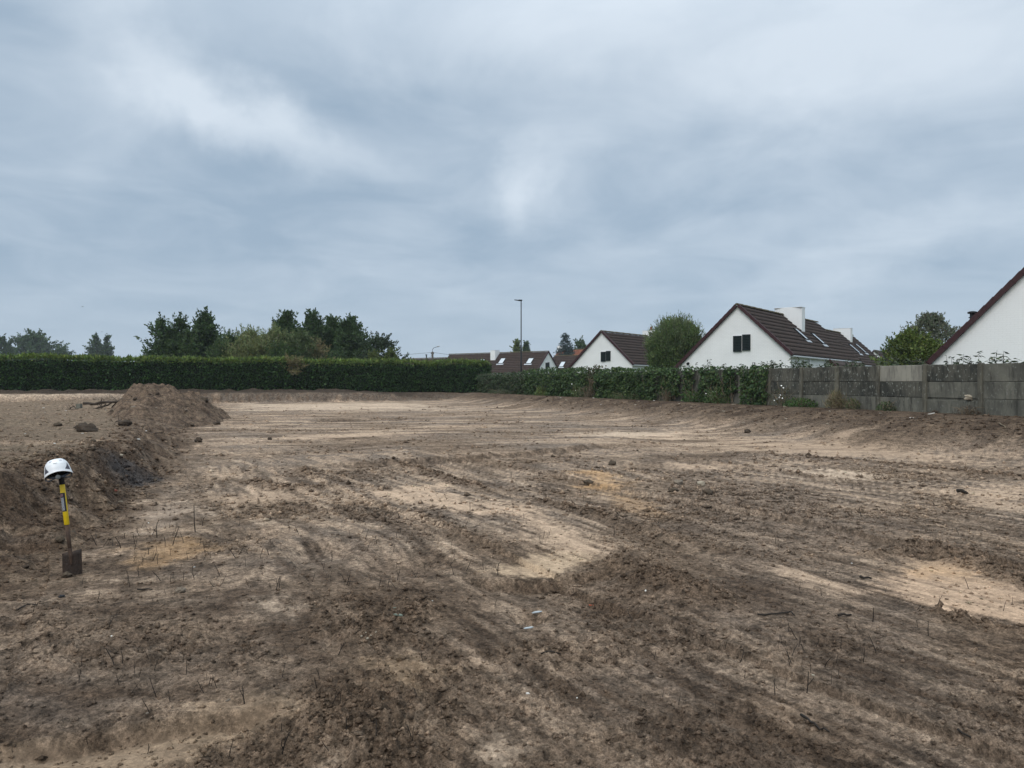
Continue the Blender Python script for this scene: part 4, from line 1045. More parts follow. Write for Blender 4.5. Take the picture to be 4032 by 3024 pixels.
tree_px("shrub", "dark small bush between the last roof and the yellow green tree", "shrub", 3512, 1345, 30, 44, P_DOME, G_DARK, n_cl=36, seed=69, leaf=.1, cl_r=.25, trunk_r=.04)

# blue spruce
def spruce():
    Y = 135; x, zt = from_px(2226, 1311, Y); t = empty("spruce_tree", (x, Y, .92)); tag(t, "blue grey spruce with a narrow tip above the brown roof", "tree")
    H = zt - .92; rg = np.random.default_rng(70); parts = []; br = MB()
    for k in range(300):
        q = rg.random() ** .9; z = H * (1 - .93 * q); L = (.25 + 3.1 * q ** .85) * (.75 + .4 * rg.random()); a = rg.random() * 2 * np.pi
        d = np.array((math.cos(a), math.sin(a), -.28)); n = int(14 + 60 * q)
        tt = rg.random((n, 1)) ** .7; p = np.array((0, 0, z)) + d * L * tt + rg.normal(0, .10 + .08 * q, (n, 3)); p[:, 2] += .25 * tt[:, 0] ** 2 * L
        parts.append(leaf_cloud(p, np.tile(d, (n, 1)), .3 * (.6 + .7 * rg.random(n)), .4, tints(n, G_SPRUCE, rng=rg), .4, rg, .3))
        if k < 50: br.tube([(0, 0, z), tuple(np.array((0, 0, z)) + d * L)], [.05, .01], 4, False)
    put_leaves("crown", parts, t); MB().tube([(0, 0, -.3), (0, 0, H)], [.22, .02], 8).build("trunk", M_BARK, t, True); br.build("limbs", M_BARK, t)
spruce()
# round bush in front of the middle house
def round_bush():
    x, Y = 11.2, 52.8; zt = EYE + (1512 - 1268) / FPX * Y; rg = np.random.default_rng(72)
    t = empty("willow_bush", (x, Y, .9)); tag(t, "round grey green willow bush with feathery shoots between the two white gables", "bush")
    H = zt - .9; rad = 1.9; parts = []; st = MB()
    c = np.array((0, 0, H - rad * 1.12))
    for k in range(760):
        d = unit(1, rg)[0]; 
        if d[2] < -.75: continue
        rr = rad * (.35 + .65 * rg.random() ** .4); rr *= 1 + .22 * float(pn(np.array([d[0] * 1.6]), np.array([d[2] * 1.6 + d[1]]), 9)[0]); p0 = c + d * rr * np.array((.97, .97, 1.15)); n = 44
        p = p0 + rg.normal(0, .17, (n, 3)); parts.append(leaf_cloud(p, np.tile(d * .5 + np.array((0, 0, .7)), (n, 1)),   .18 * (.6 + .8 * rg.random(n)), .26, tints(n, [(.105, .155, .052), (.15, .20, .07), (.08, .125, .042)], rng=rg) * (1 + rg.normal(0, .12)), .38, rg))
    for k in range(230):
        a = rg.random() * 2 * np.pi; rr = rad * rg.random() ** .5; p0 = c + np.array((rr * math.cos(a), rr * math.sin(a), math.sqrt(max(.02, rad * rad - rr * rr)) * 1.12 - .22)); L = .35 + .55 * rg.random() ** 1.5
        dr = np.array((math.cos(a) * rr * .25, math.sin(a) * rr * .25, 1.0)); p1 = p0 + dr * L; st.tube([tuple(p0 - dr * .3), tuple(p1)], [.008, .003], 3, False)
        n = 26; tt = rg.random((n, 1)); p = p0 + (p1 - p0) * tt + rg.normal(0, .03, (n, 3)); parts.append(leaf_cloud(p, np.tile(dr, (n, 1)), .15 * (.6 + .7 * rg.random(n)), .2, tints(n, [(.14, .18, .08), (.17, .20, .10)], rng=rg), .4, rg))
    put_leaves("crown", parts, t)
    for k in range(12):
        a = k * .52; st.tube([(0, 0, -.2), (math.cos(a) * .5, math.sin(a) * .5, H * .4), (math.cos(a) * 1.0, math.sin(a) * 1.0, H * .75)], [.05, .035, .012], 5, False)
    st.build("stems", M_BARK, t)
round_bush()

# ------------------------------------------------------------------ clipped hedge
HED_O = np.array((-2.0, 60.2)); HED_D = np.array((-.9365, -.3506)); HED_N = np.array((.3506, -.9365))   # along to the left, and toward us
def hedge():
    Ln = 52.0; t = empty("hedge", (HED_O[0], HED_O[1], .92)); tag(t, "long clipped dark green conifer hedge with fresh lighter top, across the back", "hedge")
    rg = np.random.default_rng(80); N = 52000
    s = rg.random(N) * Ln; top = 2.30 + .05 * np.sin(s * .9) + .11 * fbm(s * .55, s * 0 + 3.3, 4, 7)
    bot = .05 + np.where((s > 34.5) & (s < 37.2), .32, 0) + .1 * fbm(s * 1.3, s * 0 + 8.8, 2, 9)
    face = rg.random(N); zz = bot + (top - bot) * rg.random(N) ** .95
    bulge = .12 * fbm(s * 1.1, zz * 1.5, 3, 17) + .07 * fbm(s * 3.3, zz * 3.3, 2, 27)
    n_off = .62 + bulge - .10 * (zz / 2.3) ** 4 + rg.normal(0, .05, N)
    istop = face < .24
    n_off = np.where(istop, rg.random(N) * 1.25 - .6, n_off); zz = np.where(istop, top + .05 * rg.normal(0, 1, N) + .05 * bulge, zz)
    end = face > .97; s = np.where(end, .0 + .1 * rg.normal(0, 1, N), s); n_off = np.where(end, rg.random(N) * 1.2 - .5, n_off)
    p = np.stack([HED_D[0] * s + HED_N[0] * n_off, HED_D[1] * s + HED_N[1] * n_off, zz], -1)
    out = np.stack([HED_N[0] + 0 * s, HED_N[1] + 0 * s, .2 + 0 * s], -1); ax = np.where(istop[:, None], np.array((0, 0, 1.0)), out)
    clump = 1 + .30 * fbm(s * 2.2, zz * 2.6, 3, 37)
    col = tints(N, G_HEDGE, rng=rg) * clump[:, None]
    fresh = tints(N, [(.12, .175, .035), (.15, .20, .045), (.085, .135, .03)], rng=rg)
    rim = (zz > top - .16 - .12 * rg.random(N)) & (rg.random(N) < .75)
    col = np.where((istop | rim)[:, None], fresh * (1 + .25 * fbm(s * .6, s * 0, 2, 47))[:, None], col)
    sz = (.185 * (.6 + .8 * rg.random(N))) * np.where(istop, 1.25, 1)
    parts = [leaf_cloud(p, ax, sz, .42, np.clip(col, .008, .5), .55, rg, .15)]
    # loose leader shoots sticking out of the top
    M = 700; s2 = rg.random(M) * Ln; h2 = (.10 + .22 * rg.random(M) ** 2); o2 = rg.random(M) * 1.0 - .4; tp = 2.30 + .05 * np.sin(s2 * .9)
    for k in range(M):
        n = 7; tt = rg.random((n, 1)); q = np.stack([HED_D[0] * s2[k] + HED_N[0] * o2[k] + rg.normal(0, .03, n), HED_D[1] * s2[k] + HED_N[1] * o2[k] + rg.normal(0, .03, n), tp[k] + h2[k] * tt[:, 0]], -1)
        parts.append(leaf_cloud(q, np.tile((0, 0, 1.0), (n, 1)), .13 * (.7 + .6 * rg.random(n)), .3, tints(n, [(.085, .12, .035), (.1, .14, .04)], rng=rg), .35, rg))
    put_leaves("foliage", parts, t)
    # opaque dark slab added inside the foliage to block light
    core_slab = MB(); nseg = 60
    M_CORE = plain("hedge_core_slab", (.018, .026, .012), .95, noise=.4, nscale=3)
    ring = []
    for i in range(nseg + 1):
        s_ = Ln * i / nseg; tz = 2.18 + .05 * math.sin(s_ * .9); bz = .42 if 34.3 < s_ < 37.6 else .02
        for (o_, z_) in ((.50, bz), (.50, tz), (-.5, tz), (-.5, bz)): ring.append((HED_D[0] * s_ + HED_N[0] * o_, HED_D[1] * s_ + HED_N[1] * o_, z_))
    fs = []
    for i in range(nseg):
        for j in range(4): fs.append((i * 4 + j, i * 4 + (j + 1) % 4, i * 4 + 4 + (j + 1) % 4, i * 4 + 4 + j))
    fs += [(0, 3, 2, 1), tuple(nseg * 4 + j for j in range(4))]
    core_slab.add(ring, fs); core_slab.build("core_slab", M_CORE, t)
    tw = MB()
    for k in range(90):
        s_ = rg.random() * Ln; x, y = HED_D * s_; tw.tube([(x, y, -.1), (x + rg.normal(0, .05), y, .3), (x + rg.normal(0, .2), y - .2, .9)], [.05, .04, .02], 5, False)
    tw.build("stems", M_BARK, t)
hedge()

# ------------------------------------------------------------------ ivy, creepers and weeds on the wall
def stems_on_wall(mb, s0, s1, n, rg, zlo=0, zhi=1.4, off=.12):
    for _ in range(n):
        s = rg.uniform(s0, s1); b = wall_base(s); pts = []
        zz = rg.uniform(zlo, zlo + .15); o = off + rg.uniform(0, .12)
        for k in range(6):
            x, y = wall_pt(s, o); pts.append((x, y, b + zz)); s += rg.normal(0, .10); o += rg.normal(0, .03); o = max(.05, o); zz += (zhi - zlo) / 6 * rg.uniform(.5, 1.2)
        mb.tube(pts, [.011, .010, .009, .008, .006, .004], 4, False)
def ivy(label, s0, s1, n, cols, over=.12, thick=.16, zlo=.0, leaf=.095, seed=1, cat="ivy", name="ivy", ragged=.25, cover=1.0, stems=8):
    rg = np.random.default_rng(seed); x0, y0 = wall_pt((s0 + s1) / 2, .1); zb = wall_base((s0 + s1) / 2)
    t = empty(name, (x0, y0, zb)); tag(t, label, cat, "ivy hanging over the concrete wall")
    m = int(n * 1.6); s = rg.uniform(s0 - ragged * .4, s1 + ragged * .4, m); z = rg.uniform(zlo, 1.40 + over, m)
    edge = np.minimum(s - s0, s1 - s) + ragged * fbm(z * 2.2 + seed, s * .5, 3, seed) 
    holes = fbm(s * 1.5, z * 1.5 + seed, 3, seed + 5)
    k = (edge > 0) & (holes < -.15 + cover * .8); k &= z < 1.36 + over * (.6 + .9 * fbm(s * 1.6, s * 0 + seed, 3, seed + 9))
    k &= (z > zlo + .22 * (1 + fbm(s * 1.8, s * 0 + 2 * seed, 2, seed + 3)) * (zlo > 0)) 
    s, z = s[k][:n], z[k][:n]; N = len(s)
    bul = thick * (.75 + .9 * fbm(s * 2.4, z * 2.4, 3, seed + 11)) ; off = .06 + np.clip(bul, .02, .6) * rg.random(N) ** .35
    topi = z > 1.33; off = np.where(topi & (rg.random(N) < .5), rg.uniform(-.25, .2, N), off)
    wx = WALL_O[0] + WALL_E[0] * s + WALL_N[0] * off - x0; wy = WALL_O[1] + WALL_E[1] * s + WALL_N[1] * off - y0
    wz = land_z(wy + y0) - .02 + z - zb
    p = np.stack([wx, wy, wz], -1); ax = np.tile((WALL_N[0] * .6, WALL_N[1] * .6, -.5), (N, 1)); ax[topi] = (WALL_N[0] * .2, WALL_N[1] * .2, .6)
    clump = 1 + .28 * fbm(s * 2.5, z * 2.5, 3, seed + 21)
    V = leaf_cloud(p, ax, leaf * (.6 + .8 * rg.random(N)), .8, np.clip(tints(N, cols, rng=rg) * clump[:, None], .006, .5), .55, rg, .1)
    put_leaves("foliage", [V], t)
    mb = MB(); stems_on_wall(mb, s0, s1, stems, rg); mb.v = [(a - x0, b - y0, c - zb) for a, b, c in mb.v]; mb.build("stems", M_DRYSTEM, t)
    return t
IV = [(.034, .066, .022), (.050, .092, .030), (.078, .125, .040), (.040, .072, .028), (.11, .155, .058)]
IVL = [(.04, .075, .022), (.06, .10, .03), (.03, .06, .02)]
IVG = [(.04, .07, .03), (.06, .09, .038), (.10, .11, .065), (.035, .06, .022)]
ivy("rightmost drooping ivy on the wall, bare twigs dangling on its right", 8.1, 9.55, 1500, IV, seed=101, thick=.28, stems=14)
ivy("narrow creeper strip second from the right on the wall", 9.95, 10.75, 800, IVL, seed=102, thick=.18, zlo=.2, stems=8, cover=.8)
ivy("ivy curtain third from the right with thin hanging stems", 11.0, 12.25, 1500, IV, seed=103, thick=.22, stems=12)
ivy("slim ivy strip with grey wall showing on both sides, fourth from the right", 12.75, 13.55, 850, IV, seed=104, thick=.18)
ivy("ivy curtain just right of the broad ivy mass, dry brown stems at its foot", 13.85, 15.45, 2300, IV, seed=105, thick=.2, zlo=.1, stems=12)
ivy("broad dense ivy mass below the round bush", 15.7, 21.6, 8200, IV, over=.2, seed=106, thick=.34, cover=1.2, stems=26)
ivy("big dark ivy mass on the wall right of the lamp post", 22.6, 31.5, 11500, IV, over=.36, cover=1.2, seed=107, thick=.42, stems=20)
ivy("greyish variegated creeper at the far end of the wall beside the hedge corner", 31.2, 41.5, 9500, IVG, over=.14, seed=108, thick=.32, cover=1.15, stems=26)
ivy("withered brownish creeper with a leafy tuft on top between two ivy masses", 21.3, 23.0, 1300, [(.12, .10, .06), (.10, .085, .05), (.05, .075, .03)], over=.35, seed=109, thick=.15, cover=.8, stems=30)

def weed(name, label, s, off, r, h, cols, n, cat="weed", leaf=.07, aspect=.5, seed=1, upr=.8, flowers=0, blades=False, group="weeds at the foot of the wall"):
    rg = np.random.default_rng(seed); x, y = wall_pt(s, off); zb = gz(x, y) - .02
    t = empty(name, (x, y, zb)); tag(t, label, cat, group)
    a = rg.random(n) * 2 * np.pi; rr = r * rg.random(n) ** .6; q = rg.random(n)
    e = np.stack([np.cos(a) * rr, np.sin(a) * rr, q * h * np.sqrt(np.clip(1 - (rr / (r * 1.05)) ** 2, .03, 1))], -1)
    e = e[:, 0:1] * np.array((WALL_E[0], WALL_E[1], 0)) + e[:, 1:2] * np.array((WALL_N[0], WALL_N[1], 0)) * .5 + e[:, 2:3] * np.array((0, 0, 1.0))
    ax = np.stack([np.cos(a) * .6, np.sin(a) * .6, np.full(n, upr)], -1)
    put_leaves("foliage", [leaf_cloud(e, ax, leaf * (.6 + .8 * rg.random(n)), aspect, tints(n, cols, rng=rg), .5, rg)], t)
    st = MB()
    for k in range(16 if not blades else 40):
        b = rg.random() * 2 * np.pi; d = r * rg.random(); hh = h * (.5 + .7 * rg.random())
        ex = (WALL_E[0] * math.cos(b) + WALL_N[0] * .5 * math.sin(b), WALL_E[1] * math.cos(b) + WALL_N[1] * .5 * math.sin(b))
        st.tube([(ex[0] * d * .3, ex[1] * d * .3, -.02), (ex[0] * d * .7, ex[1] * d * .7, hh * .7), (ex[0] * d * 1.3, ex[1] * d * 1.3, hh * (.75 if blades else 1))], [.007, .006, .003], 4, False)
    st.build("stems", M_DRYSTEM, t)
    if flowers:
        mf = plain("white_flower_petals", (.8, .8, .77), .6) if "white_flower_petals" not in bpy.data.materials else bpy.data.materials["white_flower_petals"]
        fm = MB()
        fm.tube([(0, 0, -.03), (0, 0, 0), (0, 0, .008)], [.004, .018, .026], 8); me = fm.mesh("flower"); me.materials.append(mf)
        for k in range(flowers):
            o = link("flower", me, None, t, (WALL_E[0] * rg.uniform(-r, r) + WALL_N[0] * .18, WALL_E[1] * rg.uniform(-r, r) + WALL_N[1] * .18, h * rg.uniform(.25, 1.15))); o.rotation_euler = (rg.uniform(.6, 1.4), 0, rg.uniform(-.6, .6))
    return t
weed("bindweed", "bindweed with white flowers hanging on brown stems before the wall", 7.3, .22, .55, .75, [(.05, .075, .03), (.10, .09, .05), (.13, .10, .06)], 380, leaf=.06, seed=201, flowers=8)
weed("green_weed", "low bright green weed clump along the wall foot below the bindweed", 6.3, .25, .75, .32, [(.05, .10, .02), (.035, .075, .018), (.065, .12, .028)], 900, leaf=.06, seed=202)
weed("dry_grass_tuft", "straw coloured dry grass tuft leaning on the wall post", 4.75, .22, .42, .55, [(.24, .19, .11), (.20, .16, .09), (.12, .12, .05)], 520, cat="grass tuft", leaf=.22, aspect=.06, seed=203, blades=True)
weed("dry_grass_tuft", "smaller withered tuft right of the straw grass", 4.0, .25, .3, .34, [(.18, .15, .09), (.07, .10, .03)], 320, cat="grass tuft", leaf=.14, aspect=.1, seed=204, blades=True)
weed("green_weed", "small dark green weed at the foot of the panel below the pale one", 2.75, .22, .35, .3, [(.04, .07, .02), (.06, .09, .03), (.10, .09, .05)], 360, leaf=.06, seed=205)
weed("green_weed", "bushy light green weed under the slim ivy strip", 10.9, .3, .7, .62, [(.06, .10, .028), (.05, .085, .024), (.08, .12, .035)], 900, leaf=.07, seed=206, flowers=6)
weed("green_weed", "green weed clump between the two ivy curtains", 12.6, .3, .6, .5, [(.055, .10, .025), (.04, .08, .02)], 650, leaf=.07, seed=207)
weed("dead_weed", "brown dried weed stalks under the ivy curtain", 14.6, .35, .5, .65, [(.13, .10, .06), (.10, .08, .05), (.05, .07, .03)], 300, leaf=.08, aspect=.25, seed=208, blades=True)
weed("green_weed", "pale bushy weed at the foot of the big dark ivy mass, right end", 23.6, .4, .6, .75, [(.08, .115, .035), (.10, .135, .045)], 700, leaf=.08, seed=209, flowers=3)
weed("green_weed", "yellow green weed bush under the big dark ivy mass, left end", 28.4, .45, .75, .62, [(.09, .13, .03), (.12, .155, .04)], 800, leaf=.08, seed=210)
weed("green_weed", "low weed fringe along the broad ivy mass", 18.0, .35, 1.5, .35, [(.055, .085, .028), (.08, .09, .04)], 900, leaf=.07, seed=211)
weed("dead_weed", "withered brown stalks at the wall foot below the withered creeper", 22.3, .4, .8, .7, [(.14, .11, .07), (.09, .08, .05)], 420, leaf=.08, aspect=.25, seed=212, blades=True)
weed("dead_weed", "dry brown roots and twigs heaped at the post by the broken panel", .05, .28, .42, .26, [(.07, .045, .03), (.10, .07, .05)], 300, leaf=.07, aspect=.15, seed=213, blades=True)
weed("green_weed", "grassy green fringe left of the hedge corner under the creeper", 35.0, .4, 2.2, .3, [(.08, .085, .045), (.06, .075, .035)], 900, leaf=.08, seed=214)

# shoots of a shrub row behind the wall, showing above its top
def shoots(s, n, seed, hmax, label):
    rg = np.random.default_rng(seed); x, y = wall_pt(s, -.35); zb = wall_base(s)
    t = empty("leafy_shrub", (x, y, zb)); tag(t, label, "shrub", "leafy shrub shoots showing over the concrete wall"); st = MB(); parts = []
    for k in range(n):
        ds = rg.uniform(-.8, .8); H = 1.30 + hmax * rg.random() ** 1.4; do = rg.uniform(-.15, .2)
        p0 = np.array((WALL_E[0] * ds, WALL_E[1] * ds, 0.0)); lean = np.array((WALL_E[0] * rg.normal(0, .18) + WALL_N[0] * do, WALL_E[1] * rg.normal(0, .18) + WALL_N[1] * do, 0))
        p1 = p0 + lean + np.array((0, 0, H)); st.tube([tuple(p0), tuple((p0 + p1) / 2 + lean * .2), tuple(p1)], [.012, .008, .003], 4, False)
        m = 20; tt = 1 - .42 * rg.random(m) ** 1.2; p = p0 + (p1 - p0) * tt[:, None]; a = rg.random(m) * 2 * np.pi
        ax = np.stack([np.cos(a), np.sin(a), np.full(m, -.1)], -1)
        parts.append(leaf_cloud(p, ax,   .135 * (.6 + .8 * rg.random(m)), .30, tints(m, [(.04, .06, .028), (.06, .08, .038), (.085, .095, .055), (.03, .045, .022)], rng=rg), .3, rg, .25))
        m = 34; tt = rg.uniform(.1, .9, m); p = p0 + (p1 - p0) * tt[:, None]; parts.append(leaf_cloud(p, rg.normal(0, 1, (m, 3)), .1 * (.6 + .8 * rg.random(m)), .35, tints(m, G_MID, rng=rg), .3, rg, .1))
    put_leaves("foliage", parts, t); st.build("stems", M_BARK, t)
SH = ["nearest leafy shoots over the wall at the right edge of the picture", "sparse leafy shoots before the big right gable", "drooping lance leaved shoots before the right gable, just right of its slope foot",
      "dense leafy shoots at the slope foot of the right gable", "leafy shoots above the pale clean panel", "leafy shoots below the yellow green tree", "leafy shoots left of the yellow green tree",
      "leafy shoots before the lowest part of the row roofs", "taller leafy shoots in front of the annex roof", "leafy shoots below the gutter of the middle house", "low leafy shoots below the right corner of the white gable",
      "low shoots under the shuttered window of the middle house", "taller shoots standing against the white gable left of its window", "small shoots at the left foot of the middle gable"]
for i, lab in enumerate(SH):
    s = -2.6 + i * 1.28 if i < 11 else (11.5, 12.9, 14.6)[i - 11]
    shoots(s, (13, 11, 16, 22, 17, 19, 19, 20, 24, 18, 15, 14, 17, 12)[i], 300 + i, (.46, .34, .46, .42, .32, .36, .34, .36, .54, .38, .30, .34, .52, .34)[i], lab)

# ------------------------------------------------------------------ spoil heap
BD = np.array((-.372, .928)); BN = np.array((.928, .372)); MC = np.array((-14.15, 31.0))
def mound_h(al, ac):
    r = np.sqrt((ac / np.where(ac > 0, 2.6, 1.9)) ** 2 + (al / np.where(al < 0, 7.0, 6.0)) ** 2) + .10 * fbm(al * .45, ac * .45, 3, 201)
    ridge = np.clip(1.45 - 1.5 * r ** 1.1, -.3, 1.2)
    h = 1.24 * np.where(ridge > .72, .72 + .22 * (ridge - .72), ridge)
    h = h - .30 * sst(-1.5, -5.5, al) * np.clip(ridge, 0, 1)
    h = h + np.clip(ridge + .1, 0, 1) ** .5 * (.28 * fbm(al * .9, ac * 1.2, 3, 211) + .20 * np.abs(fbm(al * 2.3, ac * 1.5, 3, 221)) + .075 * fbm(al * 6, ac * 6, 4, 231))
    return h, r
def build_mound():
    al = np.linspace(-8.6, 7.6, 250); ac = np.linspace(-3.6, 3.6, 130); A, B = np.meshgrid(al, ac)
    X = MC[0] + BD[0] * A + BN[0] * B; Y = MC[1] + BD[1] * A + BN[1] * B
    z, c, r = terrain(X, Y); h, rr = mound_h(A, B)
    zb = .55 * z + .45 * np.interp(B, [-2.5, 2.2], [.58, .2])
    Z = np.where(h > 0, np.maximum(zb, z - .02) + h, z + h) - .05
    edge = np.clip((rr - 1.05) * 2, 0, 1); Z = Z * (1 - edge) + (z - .25) * edge
    m1 = fbm(A * 2.2, B * 2.2, 4, 241); m2 = fbm(A * 6, B * 6, 3, 251)
    C = np.array((.150, .104, .072)) + (np.array((.075, .052, .037)) - np.array((.150, .104, .072))) * sst(-.15, .55, m1 + .5 * m2)[..., None]
    C = C + (np.array((.24, .18, .12)) - C) * (sst(.25, .6, m2 - .3 * m1) * .5)[..., None]
    i = np.arange(A.size).reshape(A.shape); F = np.stack([i[:-1, :-1], i[:-1, 1:], i[1:, 1:], i[1:, :-1]], -1).reshape(-1, 4)
    V = np.stack([X - MC[0], Y - MC[1], Z], -1).reshape(-1, 3)
    o = link("soil_mound", mesh_np("soil_mound", V, F, 4, C.reshape(-1, 3), True), M_SOIL, loc=(MC[0], MC[1], 0))
    tag(o, "big brown heap of excavated earth on the edge of the raised left level", "soil heap")
build_mound()
def surf(x, y):
    z = gz(x, y); d = np.array((x, y)) - MC; al, ac = float(d @ BD), float(d @ BN)
    if abs(al) < 8 and abs(ac) < 3.3:
        h, r = mound_h(np.array([al]), np.array([ac]))
        if h[0] > 0: z = max(z, .55 * z + .45 * float(np.interp(ac, [-2.5, 2.2], [.58, .2])), z - .02) + float(h[0]) - .05
    return z
def on_ground(u, v):
    """where the view ray of a photograph pixel first meets the ground"""
    y = 2.5; dx, dz = (u - 2016) / FPX, (1512 - v) / FPX
    ys = np.geomspace(2.6, 60, 1400); zs = terrain(dx * ys, ys)[0]; ray = EYE + dz * ys
    k = np.argmax(ray <= zs)
    if ray[k] > zs[k]: k = len(ys) - 1
    return dx * ys[k], float(ys[k])

# ------------------------------------------------------------------ earth clods and stones
def clod_mesh(name, seed, nu=18, nv=12, rough=.42, flat=.7, boxy=0.0):
    rg = np.random.default_rng(seed); V = []
    o1, o2 = rg.uniform(0, 50, 2)
    for j in range(nv + 1):
        ph = math.pi * j / nv
        for i in range(nu):
            th = 2 * math.pi * i / nu; d = np.array((math.sin(ph) * math.cos(th), math.sin(ph) * math.sin(th), math.cos(ph)))
            if boxy: d = d / np.max(np.abs(d)) ** boxy
            k = 1 + rough * (float(pn(d[0] * 1.4 + o1 + d[2], d[1] * 1.4 + o2 - d[2], seed)) + .7 * float(pn(d[0] * 3.1 + o2 + 2 * d[2], d[1] * 3.1 + o1, seed + 1)) + .4 * float(pn(d[0] * 7 + o2 - 5 * d[2], d[1] * 7 + 3 * d[2] + o1, seed + 2)))
            V.append(d * k * np.array((1, .8, flat)))
    F = []
    for j in range(nv):
        for i in range(nu): F.append((j * nu + i, (j + 1) * nu + i, (j + 1) * nu + (i + 1) % nu, j * nu + (i + 1) % nu))
    me = mesh_np(name, np.array(V), np.array(F), 4, smooth=False); return me
M_CLOD = plain("dark_earth", (.10, .074, .05), .95, nscale=9, col2=(.055, .042, .03), bump=.9, bscale=30)
M_CLODK = plain("black_earth", (.07, .050, .034), .95, nscale=9, col2=(.04, .03, .022), bump=.9, bscale=30)
M_STONE = plain("grey_stone", (.21, .165, .12), .85, nscale=7, col2=(.15, .125, .1), bump=.5, bscale=25)
M_STONEP = plain("pale_stone", (.38, .32, .24), .85, nscale=7, col2=(.30, .26, .2), bump=.4, bscale=25)
M_CHARC = plain("charred_lump", (.02, .02, .022), .8, nscale=7, bump=.6, bscale=30)
def clod(name, label, cat, u, v, r, mat, seed, flat=.7, group=None, sink=.25, boxy=0, rot=None, xy=None):
    x, y = xy or on_ground(u, v); r *= .8; me = clod_mesh(name, seed, flat=flat, boxy=boxy); me.transform(Matrix.Scale(r, 4)); me.materials.append(mat)
    o = link(name, me, None, None, (x, y, surf(x, y) + r * flat * (1 - 2 * sink))); o.rotation_euler = (random.uniform(-.2, .2), random.uniform(-.2, .2), rot if rot is not None else random.uniform(0, 6)); tag(o, label, cat, group); return o
EC = "earth clods on the bare ground"; SPX_ = (283 - 2016) / FPX * 6.44
clod("earth_clod", "dark round earth clod standing alone on pale sand right of the left bank", "clod", 781, 1742, .13, M_CLODK, 1, .8, EC)
clod("earth_clod", "small dark clod alone on the sand further right of the round clod", "clod", 1062, 1732, .07, M_CLODK, 2, .8, EC)
clod("earth_clod", "long black undercut clod lying on the raised left level", "clod", 342, 1700, .27, M_CLODK, 21, .50, EC, .22, rot=.1)
clod("earth_clod", "dark broken clod on the left level, right of the long black one", "clod", 492, 1676, .22, M_CLODK, 4, .45, EC, .1)
clod("earth_clod", "small brown clod left of the long black clod", "clod", 228, 1678, .12, M_CLOD, 5, .6, EC)
clod("earth_clod", "brown clod at the right toe of the soil heap", "clod", 800, 1652, .24, M_CLOD, 6, .7, EC)
clod("earth_clod", "dark clod on the sand below the right toe of the heap", "clod", 856, 1672, .15, M_CLODK, 7, .6, EC)
clod("stone", "rounded brown stone in the left foreground below the orange sand patch", "stone", 708, 2334, .045, M_STONE, 8, .65, "stones lying on the soil")
clod("charred_lump", "small black lump in the left foreground below the spade", "lump", 244, 2352, .026, M_CHARC, 9, .6, "stones lying on the soil")
clod("stone", "brown angular stone in the rough soil right of the orange strip, left one", "stone", 2668, 1908, .09, M_STONE, 10, .6, "stones lying on the soil", boxy=.6)
clod("stone", "pale angular stone in the rough soil, right of the brown one", "stone", 2760, 1914, .085, M_STONEP, 11, .7, "stones lying on the soil", boxy=.5)
clod("earth_clod", "dark clod in the rough soil below the pale angular stone", "clod", 2787, 1948, .09, M_CLOD, 12, .7, EC)
clod("earth_clod", "flat brown clod in the rough soil below the brown angular stone", "clod", 2650, 1936, .11, M_CLOD, 13, .4, EC)
clod("earth_clod", "dark clod at the foot of the right bank beside the sand tongue", "clod", 2942, 1704, .14, M_CLODK, 14, .6, EC)
clod("earth_clod", "small clod on the sandy step right of centre", "clod", 2410, 1832, .09, M_CLOD, 15, .8, EC)
clod("earth_clod", "lump of grey soil right of the lane of pale sand", "clod", 2318, 1912, .09, M_CLOD, 16, .9, EC)
clod("pale_stone", "pale stone stuck in the gap of the broken wall panel", "stone", 3826, 1562, .10, M_STONEP, 17, .7, "pale stones by the wall", xy=None) if False else None
sx_, sy_ = wall_pt(.08 + .12, .035)
me = clod_mesh("stone", 18, flat=.72, boxy=.4); me.transform(Matrix.Scale(.095, 4)); me.materials.append(M_STONEP)
o = link("stone", me, None, None, (sx_, sy_, wall_base(.2) + .46)); tag(o, "pale stone wedged in the gap of the broken wall panel beside the post", "stone")
clod("earth_clod", "dark soil lump at the foot of the broken wall panel", "clod", 0, 0, .10, M_CLODK, 19, .7, EC, xy=wall_pt(1.1, .2))
clod("earth_clod", "crumbled soil heaped against the middle of the spade blade", "clod", 0, 0, .055, M_CLOD, 55, .55, EC, .2, xy=(SPX_ - .005, 6.37))
rng2 = random.Random(31)
for k in range(26):   # pieces broken out of the left bank face
    y = rng2.uniform(6.6, 13.5); x = float(toe_x(y)) - rng2.uniform(-.05, 1.2)
    clod("bank_clod", "crumbled earth lump on the dark face of the left bank", "clod", 0, 0, rng2.uniform(.02, .055), rng2.choice([M_CLOD, M_CLOD, M_CLODK]), 400 + k % 6, rng2.uniform(.55, .85), "earth lumps on the left bank face", xy=(x, y))
for k in range(14):
    al, ac = rng2.uniform(-6, 4), rng2.uniform(-1.5, 2.6); x, y = MC + BD * al + BN * ac
    clod("heap_clod", "earth lump lying on the big soil heap", "clod", 0, 0, rng2.uniform(.05, .12), rng2.choice([M_CLOD, M_CLOD, M_CLODK, M_STONE]), 400 + k % 6, .65, "earth lumps on the soil heap", xy=(float(x), float(y)))

